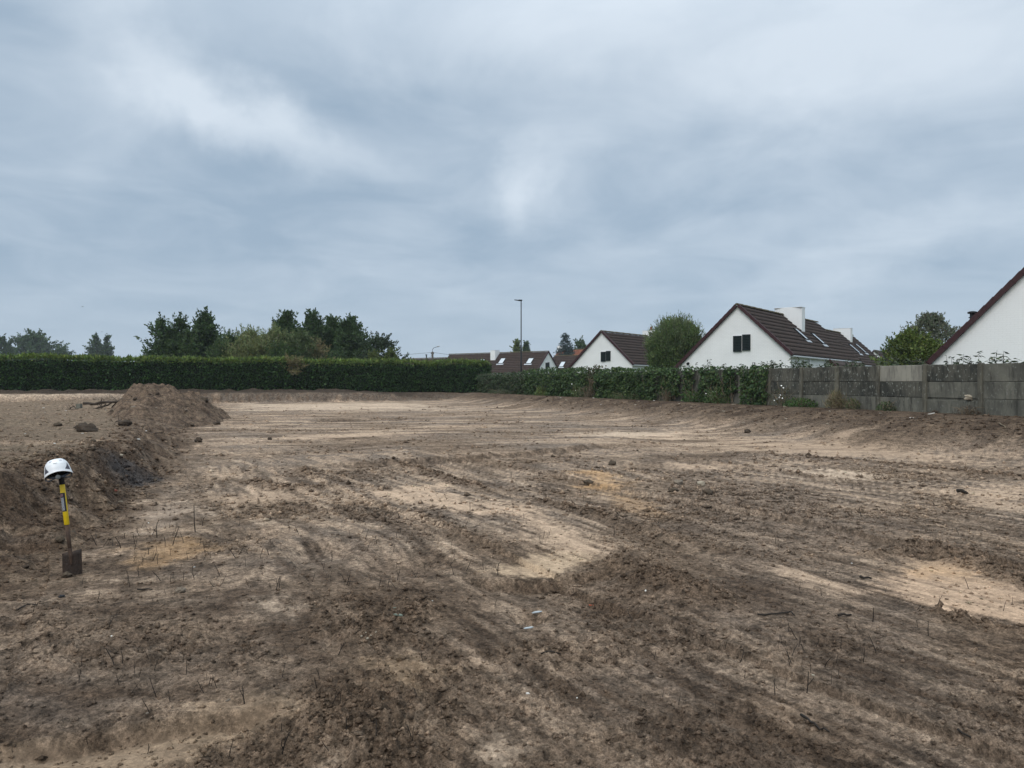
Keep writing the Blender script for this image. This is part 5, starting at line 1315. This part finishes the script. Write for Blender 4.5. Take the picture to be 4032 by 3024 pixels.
# ------------------------------------------------------------------ branches and roots pulled out onto the left level
M_ROOT = plain("muddy_root_wood", (.075, .056, .041), .9, nscale=9, col2=(.04, .031, .025), bump=.5, bscale=25)
def branch(label, pts, r, dep=33.0, name="branch", group="branches and roots pulled out on the left level", mat=None):
    P = []
    for i, (u, v) in enumerate(pts):
        Y = dep + .12 * math.sin(i * 1.7 + u); P.append(Vector(((u - 2016) / FPX * Y, Y, EYE + (1512 - v) / FPX * Y)))
    low = min(P, key=lambda q: q.z); base = Vector((P[0].x, P[0].y, 0)); lift = float(np.mean([surf(q.x, q.y) - q.z for q in P]))   # rest it on the ground
    lift = min(max(lift, -.35), .18)
    P = [q + Vector((0, 0, lift + r * .7)) for q in P]
    dense = []
    for a, b in zip(P[:-1], P[1:]):
        for k in range(4): dense.append(a.lerp(b, k / 4) + Vector((random.gauss(0, r * .35), random.gauss(0, r * .35), random.gauss(0, r * .35))))
    dense.append(P[-1]); n = len(dense); rad = [r * (1 - .55 * i / n) for i in range(n)]
    c = dense[0].copy(); mb = MB().tube([q - c for q in dense], rad, 7)
    for k in range(2):
        q = dense[n // 3 * (k + 1) - 1] - c; mb.tube([q, q + Vector((random.gauss(0, .15), random.gauss(0, .1), .1 + .15 * random.random()))], [r * .4, r * .15], 5)
    tag(mb.build(name, mat or M_ROOT, None, True, tuple(c)), label, "branch", group)
branch("thick branch slanting up to the right across the branch pile", [(305, 1612), (345, 1594), (410, 1578), (462, 1556)], .055, 33)
branch("longest log lying flat along the foot of the branch pile", [(330, 1610), (420, 1604), (520, 1596), (625, 1592)], .06, 32.6)
branch("arched root bowing up over the branch pile", [(440, 1594), (462, 1566), (488, 1558), (506, 1570), (514, 1600)], .03, 32.8)
branch("small looped root at the left end of the branch pile", [(268, 1612), (280, 1594), (292, 1590), (301, 1608)], .028, 33)
branch("dark branch lying behind the arched root", [(360, 1592), (430, 1580), (500, 1582), (560, 1588)], .05, 33.6)
branch("branch end sticking out toward the soil heap", [(515, 1578), (570, 1580), (640, 1590)], .05, 33.2)
branch("short forked branch in the middle of the pile", [(380, 1606), (400, 1586), (418, 1568)], .035, 32.7)
branch("grey broken branch at the right end of the pile, near the heap", [(500, 1600), (540, 1592), (590, 1604)], .035, 32.3)
branch("thin root trailing left of the branch pile", [(225, 1612), (262, 1610), (310, 1608)], .02, 32.9)
branch("thin stick leaning over the dark clod on the left level", [(436, 1654), (462, 1636), (480, 1630)], .018, 22, "stick")
branch("pale split stick lying on the left level above the long black clod", [(246, 1668), (268, 1658), (288, 1651)], .02, 21, "stick", mat=M_DRYSTEM)
branch("long root lying across the left level at the right of the black clods", [(525, 1684), (580, 1684), (640, 1686)], .022, 18.6, "root")
t = empty("concrete_block", (-18.9, 33.6, 0)); zb = gz(-18.9, 33.6); t.location.z = zb; tag(t, "small grey square block beside the branch pile on the left", "block")
MB().cbox((0, 0, .07), (.2, .2, .24), .015).build("block_body", M_CONC_B, t); MB().box((0, 0, .197), (.14, .14, .01)).build("block_recess", M_CLODK, t)

# ------------------------------------------------------------------ dead stem stubs
def stub_mesh(seed, fork):
    rg = random.Random(seed); mb = MB(); p = Vector((0, 0, -.25)); pts = [p.copy()]; d = Vector((rg.gauss(0, .12), rg.gauss(0, .12), 1))
    for k in range(4):
        p = p + d * .31; d = d + Vector((rg.gauss(0, .16), rg.gauss(0, .16), 0)); pts.append(p.copy())
    mb.tube(pts, [.055, .05, .042, .036, .028], 5)
    for f in range(fork):
        a = pts[2 + f % 2]; q = a + Vector((rg.gauss(0, .28), rg.gauss(0, .28), .28)); mb.tube([a, q, q + Vector((rg.gauss(0, .08), 0, .2))], [.032, .025, .015], 4)
    me = mb.mesh("stem_stub"); me.materials.append(M_DEADWOOD); return me
STUBS = [stub_mesh(i, (0, 0, 1, 0, 2, 0, 1)[i]) for i in range(7)]
def stub(x, y, h, k, label, group, thin=1.0):
    o = bpy.data.objects.new("stem_stub", STUBS[k]); COL.objects.link(o); o.location = (x, y, gz(x, y)); o.scale = (h * thin, h * thin, h); o.rotation_euler = (random.gauss(0, .22), random.gauss(0, .22), random.uniform(0, 6.28)); tag(o, label, "dead stem", group)
NAMED = [(618, 2118, 56, 4, "forked black stem stub right of the spade above the orange sand patch"), (680, 2148, 72, 2, "tall black stem stub just above the orange sand patch"), (770, 2096, 98, 0, "tallest thin dead stem, standing between the spade and the dark hollow"),
         (382, 2148, 50, 6, "twiggy black stem nearest the spade blade on its right"), (478, 2158, 50, 2, "bent black stem left of the orange sand patch"), (532, 2166, 42, 0, "short black stem at the left edge of the orange patch"),
         (3657, 2506, 54, 0, "tall curved stem alone at the lower edge of the big sand patch"), (3303, 2662, 30, 1, "short thick stub in the right foreground streaks"), (3061, 2714, 34, 3, "upright stub in the lower right foreground"),
         (2852, 2560, 38, 2, "forked stub in the streaked soil right of the centre foreground"), (2488, 2442, 40, 4, "branched stub below the dark clod ridge"), (1668, 2608, 44, 1, "black stub in the centre foreground"),
         (1738, 2810, 34, 3, "stub above the dark crumbly soil at the bottom centre"), (1490, 2626, 28, 1, "leaning black stub left of the centre foreground"), (964, 2758, 50, 2, "forked dead stem on the reddish soil in the lower left foreground"), (902, 2990, 80, 0, "tall thin stem at the bottom edge left of centre"),
         (3390, 2038, 40, 6, "crossed black twigs standing on the sandy strip at the right"), (1852, 2014, 36, 0, "thin stem on the pale lane near the centre")]
for (u, v, hp, k, lab) in NAMED:
    x, y = on_ground(u, v); stub(x, y, hp * 1.08 * y / FPX, k, lab, None, .42 if hp > 60 else .62)
rs = random.Random(77); cnt = 0
while cnt < 150:
    y = 3.25 * math.exp(rs.random() * math.log(15.5 / 3.25)); x = rs.uniform(-.66, .66) * y
    if x < float(toe_x(y)) + .25 or wall_n(x, y) < 4.2: continue
    if float(pn(np.array([x * .75]), np.array([y * .5]), 5)[0]) < rs.uniform(-.25, .35): continue
    k = rs.randrange(7); look = "forked" if k in (2, 4, 6) else "plain"
    place = "at the far edge of the scraped lanes" if y > 10.5 else ("in the nearest foreground" if y < 4.6 else "in the middle of the pit floor") + (", left side" if x < -.22 * y else ", right side" if x > .22 * y else ", centre")
    stub(x, y, rs.uniform(.03, .085) * (1.5 if rs.random() < .12 else 1), k, f"small {look} dead stem stub {place}", f"{look} dead stem stubs {place}", rs.uniform(.5, .9)); cnt += 1
ZONES = [((400, 2060), (1300, 2330), 75, "around the orange sand patch"), ((1250, 2080), (1950, 2300), 45, "before the pale slab, centre left"), ((2000, 1850), (2450, 2150), 26, "on the pale lane by the orange strip"), ((3040, 2530), (3520, 2740), 22, "in the streaked soil at the lower right"), ((300, 2600), (900, 2760), 22, "on the dark soil at the lower left")]
for (u0, v0), (u1, v1), n_, where in ZONES:
    for _ in range(n_):
        x, y = floor_pt(rs.uniform(u0, u1), rs.uniform(v0, v1)); k = rs.randrange(7); look = "forked" if k in (2, 4, 6) else "plain"
        if x < float(toe_x(y)) + .1: continue
        stub(x, y, rs.uniform(.04, .11), k, f"thin {look} dead stem {where}", f"thin {look} dead stems {where}", rs.uniform(.4, .7))
def stick(label, pts, r, mat=None, group="sticks lying on the soil"):
    P = []
    for (u, v) in pts: x, y = on_ground(u, v); P.append(Vector((x, y, gz(x, y) + r)))
    D = []
    for a, b in zip(P[:-1], P[1:]):
        for k in range(3):
            q = a.lerp(b, k / 3); q.z = gz(q.x, q.y) + r * 1.2; q += Vector((random.gauss(0, r * .5), random.gauss(0, r * .5), random.random() * r)); D.append(q)
    D.append(P[-1]); c = D[0].copy(); n = len(D)
    tag(MB().tube([q - c for q in D], [r * (1 - .5 * i / n) for i in range(n)], 6).build("stick", mat or M_DEADWOOD, None, True, tuple(c)), label, "stick", group)
stick("long thin bent stick lying right of the dark clod ridge", [(2985, 2428), (3060, 2424), (3110, 2416), (3130, 2428)], .007)
stick("short dark stick on the streaked soil right of the long bent stick", [(3300, 2436), (3352, 2426)], .009)
stick("long dark stick pressed in the soil of the lower right foreground", [(3155, 2826), (3210, 2858), (3265, 2888)], .007)
stick("thick black stick lying below the big sand patch corner at the far right", [(3765, 1942), (3808, 1950)], .03)
stick("dark stick lying left of the big sand patch", [(3388, 2282), (3430, 2284)], .012)
stick("thin stick in the lower right corner area", [(3770, 2896), (3822, 2910)], .006)
stick("thin stick lying in the left foreground", [(540, 2328), (600, 2326)], .008)
stick("crooked stick at the left edge below the spade", [(66, 2410), (110, 2385), (160, 2370)], .007)
stick("dark stick lying beside the centre foreground stub", [(2130, 2582), (2210, 2580)], .006)
stick("pale root lying on the right bank near the frame edge", [(3935, 1672), (3960, 1690)], .018, M_DRYSTEM)

# ------------------------------------------------------------------ bits of rubble and litter
M_WHITE = plain("white_shard", (.55, .52, .47), .6); M_BLUEP = plain("pale_plastic_strip", (.40, .44, .46), .35); M_ORP = plain("orange_plastic", (.50, .09, .03), .5)
M_GREENG = plain("dull_green_plastic", (.14, .165, .13), .6); M_RED = plain("red_brick_bit", (.26, .07, .045), .85, noise=.3)
def shard_mesh(seed):
    rg = random.Random(seed); n = 6; top = [(math.cos(i * 1.05) * rg.uniform(.6, 1.1), math.sin(i * 1.05) * rg.uniform(.4, .8), .22 + rg.uniform(-.05, .08)) for i in range(n)]
    bot = [(x * 1.08, y * 1.08, -.15) for x, y, z in top]
    return MB().add(top + bot, [tuple(range(n)), tuple(range(2 * n - 1, n - 1, -1))] + [(i + n, (i + 1) % n + n, (i + 1) % n, i) for i in range(n)]).mesh("shard")
def shard(name, label, cat, u, v, r, mat, seed, group=None, xy=None, long=1.0):
    x, y = xy or on_ground(u, v); me = shard_mesh(seed); me.materials.append(mat); o = link(name, me, None, None, (x, y, surf(x, y) + r * .12)); o.scale = (r * long, r, r * .9); o.rotation_euler = (random.gauss(0, .2), random.gauss(0, .2), random.uniform(-.3, .3) if long > 1 else random.uniform(0, 6)); tag(o, label, cat, group)
shard("white_shard", "white shell bit below the orange sand patch in the left foreground", "shard", 764, 2234, .018, M_WHITE, 1)
shard("plastic_strip", "pale plastic strip beside the small dark hole in the centre foreground", "litter", 2108, 2414, .018, M_BLUEP, 2, None, None, 2.6)
shard("plastic_strip", "flat pale strip half buried just below the pale plastic strip", "litter", 2080, 2474, .016, M_BLUEP, 3, None, None, 3.0)
shard("orange_plastic", "small orange plastic bit in the centre foreground", "litter", 2328, 2386, .014, M_ORP, 4, None, None, 2.0)
shard("green_plastic", "dull green sheet scrap in the dark soil left of the centre foreground", "litter", 1568, 2424, .022, M_GREENG, 5, None, None, 1.6)
shard("green_plastic", "second green scrap just above the dull green one", "litter", 1555, 2396, .016, M_GREENG, 6, None, None, 1.2)
for k, (u, v) in enumerate(((1440, 2496), (1460, 2504), (1424, 2508), (1480, 2490), (1446, 2516))): shard("plaster_bit", "white plaster crumb in a small cluster left of the centre foreground", "rubble", u, v, .009 + .003 * (k % 3), M_STONEP, 7 + k, "white plaster crumbs")
shard("white_shard", "white bit on the dark clod ridge right of the centre", "shard", 2542, 2330, .013, M_WHITE, 12)
shard("white_shard", "tiny white fleck in the middle of the foreground", "shard", 2272, 2752, .008, M_WHITE, 13)
shard("brick_bit", "small red brick bit in the dark bank face right of the spade", "rubble", 455, 1936, .035, M_RED, 14)
shard("white_shard", "flat white piece lying before the broken wall panel", "shard", 0, 0, .07, M_WHITE, 15, None, wall_pt(.85, .62), 1.3)
shard("white_shard", "pale stick like shard on the bank face right of the spade", "shard", 468, 1978, .03, M_STONEP, 16, None, None, 2.4)
for k in range(34):
    s = rs.uniform(-1, 26); n = rs.uniform(.5, 3.4); shard("pale_stone_bit", "small pale stone bit on the dark right bank below the wall", "rubble", 0, 0, rs.uniform(.022, .055), rs.choice([M_WHITE, M_STONEP, M_STONEP]), 20 + k % 8, "pale stone bits on the right bank", wall_pt(s, n), rs.uniform(1, 1.8))
for k in range(30):
    u, v = rs.uniform(0, 620), rs.uniform(1585, 1800); shard("pale_stone_bit", "small pale stone bit scattered over the raised left level", "rubble", u, v, rs.uniform(.02, .05) * (1.3 if v < 1650 else .8), rs.choice([M_STONEP, M_STONE, M_WHITE]), 20 + k % 8, "pale stone bits on the left level")
for k in range(34):
    y = 3.4 * math.exp(rs.random() * math.log(5)); x = rs.uniform(-.6, .62) * y
    if x < float(toe_x(y)) + .1: continue
    shard("pale_stone_bit", "tiny pale stone bit lying on the scraped soil", "rubble", 0, 0, rs.uniform(.007, .016), rs.choice([M_STONEP, M_STONE, M_STONEP, M_WHITE]), 20 + k % 8, "pale stone bits on the pit floor", (x, y))

# ------------------------------------------------------------------ loose soil crumbs
def crumbs(name, label, seed, M, y0, y1, smin, smax, grow, keep, limit):
    rg = np.random.default_rng(seed)
    y = y0 * np.exp(rg.random(M) * np.log(y1 / y0)); x = rg.uniform(-.72, .72, M) * (y + .3)
    z, c, r = terrain(x, y); k = rg.random(M) < keep(x, y, r); x, y, z, c, r = x[k], y[k], z[k], c[k], r[k]
    x, y, z, c, r = [q[:limit] for q in (x, y, z, c, r)]; N = len(x)
    s = (smin + smax * rg.random(N) ** 3.2) * (1 + grow * y) * (1 + .5 * r)
    o = np.array([(1, 0, 0), (0, 1, 0), (-1, 0, 0), (0, -1, 0), (0, 0, .7), (0, 0, -.6)], float)
    f = np.array([(0, 1, 4), (1, 2, 4), (2, 3, 4), (3, 0, 4), (1, 0, 5), (2, 1, 5), (3, 2, 5), (0, 3, 5)])
    a = rg.random(N) * 6.28; ca, sa = np.cos(a), np.sin(a); jit = 1 + rg.normal(0, .42, (N, 6, 3)); P = o[None] * jit
    P = np.stack([P[..., 0] * ca[:, None] - P[..., 1] * sa[:, None], P[..., 0] * sa[:, None] + P[..., 1] * ca[:, None], P[..., 2]], -1) * s[:, None, None]
    V = (P + np.stack([x, y, z + s * .22], -1)[:, None, :]).reshape(-1, 3); F = (f[None] + (np.arange(N) * 6)[:, None, None]).reshape(-1, 3)
    C = np.repeat(np.clip(c * (.80 + .6 * rg.random((N, 1))), .02, .6), 6, axis=0)
    ob = link(name, mesh_np(name, V, F, 3, C), M_SOIL); ob["kind"] = "stuff"; ob["label"] = label
crumbs("soil_crumbs", "loose crumbs of soil scattered over the scraped ground", 90, 190000, 2.9, 14, .0024, .0090, .11, lambda x, y, r: (.12 + .9 * r ** 1.5) * .62, 64000)
crumbs("soil_lumps", "broken soil lumps strewn over the banks and the far pit floor", 91, 80000, 9, 46,   .010, .030, .012, lambda x, y, r: .05 + .75 * r ** 1.3 * (wall_n(x, y) > .15) * np.where(x < toe_x(y) + .6, .30, 1), 24000)

# ------------------------------------------------------------------ spade stuck in the ground
M_YEL = plain("yellow_fibreglass", (.72, .50, .012), .4, noise=.12, nscale=30, spec=.4)
M_BLKR = plain("black_rubber", (.016, .016, .017), .6, noise=.3, nscale=30)
M_RUST = plain("rusty_brown_steel", (.085, .05, .032), .75, nscale=22, col2=(.045, .03, .022), bump=.3, bscale=90)
M_BLADE = plain("earth_stained_steel", (.060, .040, .030), .7, metal=.15, nscale=14, col2=(.030, .023, .019), bump=.4, bscale=60)
M_STICK = plain("black_sticker", (.022, .023, .03), .45); M_STW = plain("white_print", (.50, .52, .55), .5); M_STR = plain("faded_red_print", (.22, .12, .13), .5)
PXM = 6.44 / FPX
SPX, SPY = (283 - 2016) / FPX * 6.44, 6.44
SP = empty("spade", (SPX, SPY, gz(SPX, SPY))); tag(SP, "square bladed spade with yellow and black shaft stuck upright in the soil", "spade")
SPROT = R(27); SP.rotation_euler = (0, 0, SPROT); KX = 1 / 1.15     # the tool is turned toward us
def sp(u, v, y=0.0): return Vector(((u - 283) * PXM * KX, y, (2266 - v) * PXM))
TOP, BOT = sp(238, 1868, .055), sp(278, 2188, .0)
def axis_pt(v): f = (v - 1868) / (2188 - 1868); return TOP.lerp(BOT, f)
ax_d = (TOP - BOT).normalized()
# blade, gently dished, with rolled treads
def blade():
    nx, nz = 13, 12; V = []; F = []
    for s_ in (0, 1):
        for j in range(nz):
            fz = j / (nz - 1)
            for i in range(nx):
                fx = i / (nx - 1) * 2 - 1; w = .0845 - .003 * fz
                zz = -.09 + (.196 + .09) * fz
                if fz > .9: zz -= .012 * max(0, (abs(fx) - .8) / .2) ** 2
                tilt = .07 * fx * (zz) * 0
                V.append((.004 + fx * w * KX - .018 * (zz) , -.012 + .018 * fx * fx - .03 * (zz - .1) * .3 + s_ * .003, zz + .012 * fx * fz))
    n = nx * nz
    for j in range(nz - 1):
        for i in range(nx - 1):
            a = j * nx + i; F.append((a, a + 1, a + nx + 1, a + nx)); F.append((n + a, n + a + nx, n + a + nx + 1, n + a + 1))
    for j in range(nz - 1):
        for i in (0, nx - 1): a = j * nx + i; F.append((a, a + nx, n + a + nx, n + a))
    for i in range(nx - 1):
        for j in (0, nz - 1): a = j * nx + i; F.append((a, a + 1, n + a + 1, n + a))
    b = MB().add(V, F).build("blade", M_BLADE, SP, True)
    tr = MB()
    for a0, a1 in ((-.082, -.018), (.012, .081)): tr.tube([(a0 * KX, .005, .192 + .012 * a0 / .08), (a1 * KX, .004, .196 + .012 * a1 / .08)], .006, 8)
    tr.build("tread", M_BLADE, b)
    so = MB(); so.tube([sp(281, 2222, -.014), sp(279, 2190, -.008), axis_pt(2160)], [.008, .017, .016], 10); so.build("socket", M_RUST, b)
blade()
MB().tube([axis_pt(2186), axis_pt(2130), axis_pt(2069)], [.0132, .0155, .018], 14).build("lower_shaft", M_RUST, SP, True)
MB().tube([axis_pt(2068), axis_pt(2066), axis_pt(1912), axis_pt(1910)], [.018, .0202, .0202, .018], 16).build("grip_sleeve", M_YEL, SP, True)
MB().tube([axis_pt(1909.5), axis_pt(1908), axis_pt(1858), axis_pt(1830)], [.019, .0208, .0208, .017], 14).build("handle_neck", M_BLKR, SP, True)
hb = MB(); tp = axis_pt(1822); hb.tube([tp + Vector((-.05, 0, -.005)), tp + Vector((-.02, 0, .006)), tp + Vector((.02, 0, .006)), tp + Vector((.05, 0, -.005))], [.012, .016, .016, .012], 10); hb.build("handle", M_BLKR, SP, True)
def arc(mb, v0, v1, a0, a1, r, n=8):
    p0, p1 = axis_pt(v0), axis_pt(v1); e1 = Vector((1, 0, 0)); e1 = (e1 - ax_d * e1.dot(ax_d)).normalized(); e2 = ax_d.cross(e1)
    if e2.y > 0: e2 = -e2
    V = []
    for p in (p1, p0):
        for i in range(n + 1): a = a0 + (a1 - a0) * i / n; V.append(p + (e1 * math.cos(a) + e2 * math.sin(a)) * r)
    mb.add(V, [(i, i + 1, i + n + 2, i + n + 1) for i in range(n)]); return mb
stk = arc(MB(), 1942, 2015, R(52), R(200), .0207, 12).build("label_sticker", M_STICK, SP)
wb = MB(); rr = random.Random(4)
for k in range(11):
    v = 1961 + k * 4.6; a = R(92); 
    while a < R(180):
        w = R(rr.uniform(8, 26)); arc(wb, v, v + 2.7, a, min(a + w, R(190)), .0210, 3); a += w + R(rr.uniform(3, 7))
wb.build("print_lines", M_STW, stk); arc(MB(), 1946, 1956, R(95), R(160), .0210, 6).build("print_patch", M_STR, stk)

# ------------------------------------------------------------------ white safety helmet hung on the spade handle
M_SHELL = plain("white_helmet_shell", (.80, .81, .82), .32, noise=.05, nscale=14, spec=.5)
M_VENT = plain("dark_vent_mesh", (.035, .036, .05), .5, nscale=160, col2=(.10, .10, .12)); M_PALEV = plain("pale_grey_vent", (.50, .51, .56), .5)
M_FOAM = plain("black_foam", (.012, .012, .016), .9); M_BAND = plain("dark_grey_webbing", (.028, .034, .045), .7); M_DIAL = plain("grey_plastic_dial", (.12, .13, .13), .5); M_PRINT = plain("grey_print", (.30, .31, .33), .5)
HP = sp(226, 1853, .03)
HW = Matrix.Rotation(SPROT, 3, "Z") @ HP
HEL = empty("safety_helmet", (SPX + HW.x, SPY + HW.y, gz(SPX, SPY) + HW.z)); HEL.rotation_euler = (R(-6), R(-11), R(30)); tag(HEL, "white safety helmet with triangular vents hanging on the spade handle", "helmet")
def hs(th, t, k=1.0):
    """shell surface: th = 0 at the front (towards -y), t = 0 rim .. 1 crown"""
    zr = -.036 + .028 * max(0, math.cos(th)) ** 2 - .004 * max(0, -math.cos(th)) - .006 * math.sin(th) ** 4
    c = .098; a, b = .1005, .124
    rr_ = max(0.0, math.cos(t * math.pi / 2)) ** .62; zz = zr + (c - zr) * math.sin(t * math.pi / 2) ** 1.08
    flare = 1 + .035 * math.exp(-(t / .10) ** 2)
    step = 1 + .016 * float(np.clip((t - .44 + .07 * math.cos(th)) / .035, 0, 1)) * (1 - t * .6)
    return Vector((math.sin(th) * a * rr_ * flare * step * k, -math.cos(th) * b * rr_ * flare * step * k, zz * k if k > 1 else zz - (1 - k) * .06))
def dome(k, name, mat, thick=None, parent=None, tmin=0.0):
    n, m = 72, 40; V = []; F = []
    for j in range(m + 1):
        t = tmin + (1 - tmin) * j / m
        for i in range(n): V.append(hs(2 * math.pi * i / n, t, k))
    for j in range(m):
        for i in range(n): F.append((j * n + i, j * n + (i + 1) % n, (j + 1) * n + (i + 1) % n, (j + 1) * n + i))
    return MB().add(V, F).build(name, mat, parent, True)
shell = dome(1.0, "shell", M_SHELL, parent=HEL); dome(.955, "foam_liner", M_FOAM, parent=HEL)
MB().tube([hs(2 * math.pi * i / 96, .0) for i in range(97)], .0042, 8, False).build("rim", M_SHELL, HEL, True)
def patch(poly, name, mat, k=1.008, n=9):
    """a triangle or quad in (angle, height) laid on the shell"""
    V = []; F = []
    P = poly if len(poly) == 4 else [poly[0], poly[1], poly[2], poly[2]]
    for j in range(n + 1):
        for i in range(n + 1):
            u_, w_ = i / n, j / n
            th = (P[0][0] * (1 - u_) + P[1][0] * u_) * (1 - w_) + (P[3][0] * (1 - u_) + P[2][0] * u_) * w_
            t = (P[0][1] * (1 - u_) + P[1][1] * u_) * (1 - w_) + (P[3][1] * (1 - u_) + P[2][1] * u_) * w_
            V.append(hs(R(th), t, k))
    for j in range(n):
        for i in range(n): a = j * (n + 1) + i; F.append((a, a + 1, a + n + 2, a + n + 1))
    return MB().add(V, F).build(name, mat, HEL, True)
for sg in (1, -1):
    patch([(sg * 35, .12), (sg * 66, .12), (sg * 64, .46)], "side_vent", M_VENT)
    patch([(sg * 25, .58), (sg * 40, .58), (sg * 44, .70), (sg * 20, .70)], "top_vent", M_PALEV)
    patch([(sg * 58, .60), (sg * 68, .60), (sg * 72, .68), (sg * 58, .68)], "top_vent", M_PALEV)
patch([(-13, .445), (7, .445), (7, .475), (-13, .475)], "print_mark", M_PRINT, 1.02)
bd = MB(); bd.tube([(math.sin(a) * .080, -math.cos(a) * .098, -.040 - .018 * max(0, math.cos(a)) ** 2) for a in np.linspace(0, 2 * math.pi, 41)], .0085, 8, False); band = bd.build("headband", M_BAND, HEL, True)
MB().tube([(-.004, -.104, -.055), (-.004, -.113, -.055), (-.004, -.116, -.055)], [.019, .019, .015], 16).build("dial", M_DIAL, HEL, True)
for sg in (1, -1):
    MB().tube([(sg * .092, .02, -.03), (sg * .095, -.03, -.062), (sg * .075, -.07, -.075), (sg * .03, -.10, -.062)], .005, 6).build("chin_strap", M_BAND, HEL, True)

# ------------------------------------------------------------------ birds far off
def bird(label, u, v, Y, s):
    x, z = from_px(u, v, Y); mb = MB()
    mb.tube([(-.3, 0, 0), (-.1, 0, .02), (.15, 0, .03), (.3, 0, 0)], [.02, .09, .08, .02], 6)
    for sg in (1, -1): mb.add([(-.1, .05 * sg, .04), (.12, .05 * sg, .04), (.08, .5 * sg, .22), (-.12, .95 * sg, .12), (-.14, .4 * sg, .18), (-.1, .05 * sg, .0), (.12, .05 * sg, .0), (.08, .5 * sg, .19), (-.12, .95 * sg, .10), (-.14, .4 * sg, .15)], [(0, 1, 2, 4), (4, 2, 3), (6, 5, 9, 7), (7, 9, 8), (0, 4, 9, 5), (4, 3, 8, 9), (1, 6, 7, 2), (2, 7, 8, 3)])
    o = mb.build("bird", M_DGREY, None, True, (x, Y, z)); o.scale = (s, s, s); o.rotation_euler = (0, .1, 1.2); tag(o, label, "bird", "birds in the sky")
bird("distant bird high above the solitary far tree at the left", 325, 1208, 150, .45)
bird("distant bird lower above the hedge, right of the first one", 401, 1307, 170, .35)
bird("distant bird left of two above the middle gable house", 2241, 1270, 170, .35)
bird("distant bird right of two above the middle gable house", 2259, 1266, 175, .32)

# ------------------------------------------------------------------ damp air
hz = MB().box((0, 40, 6.4), (3300, 900, 15.2)).build("haze", None); hz["kind"] = "stuff"; hz["label"] = "thin damp haze paling the far trees"
hm = bpy.data.materials.new("damp_air"); hm.use_nodes = True; ht_ = hm.node_tree; ht_.nodes.clear()
pvn = ht_.nodes.new("ShaderNodeVolumePrincipled"); pvn.inputs["Color"].default_value = (.86, .92, 1, 1); pvn.inputs["Density"].default_value = .00032; pvn.inputs["Anisotropy"].default_value = .1
hout = ht_.nodes.new("ShaderNodeOutputMaterial"); ht_.links.new(pvn.outputs[0], hout.inputs["Volume"]); hz.data.materials.append(hm)
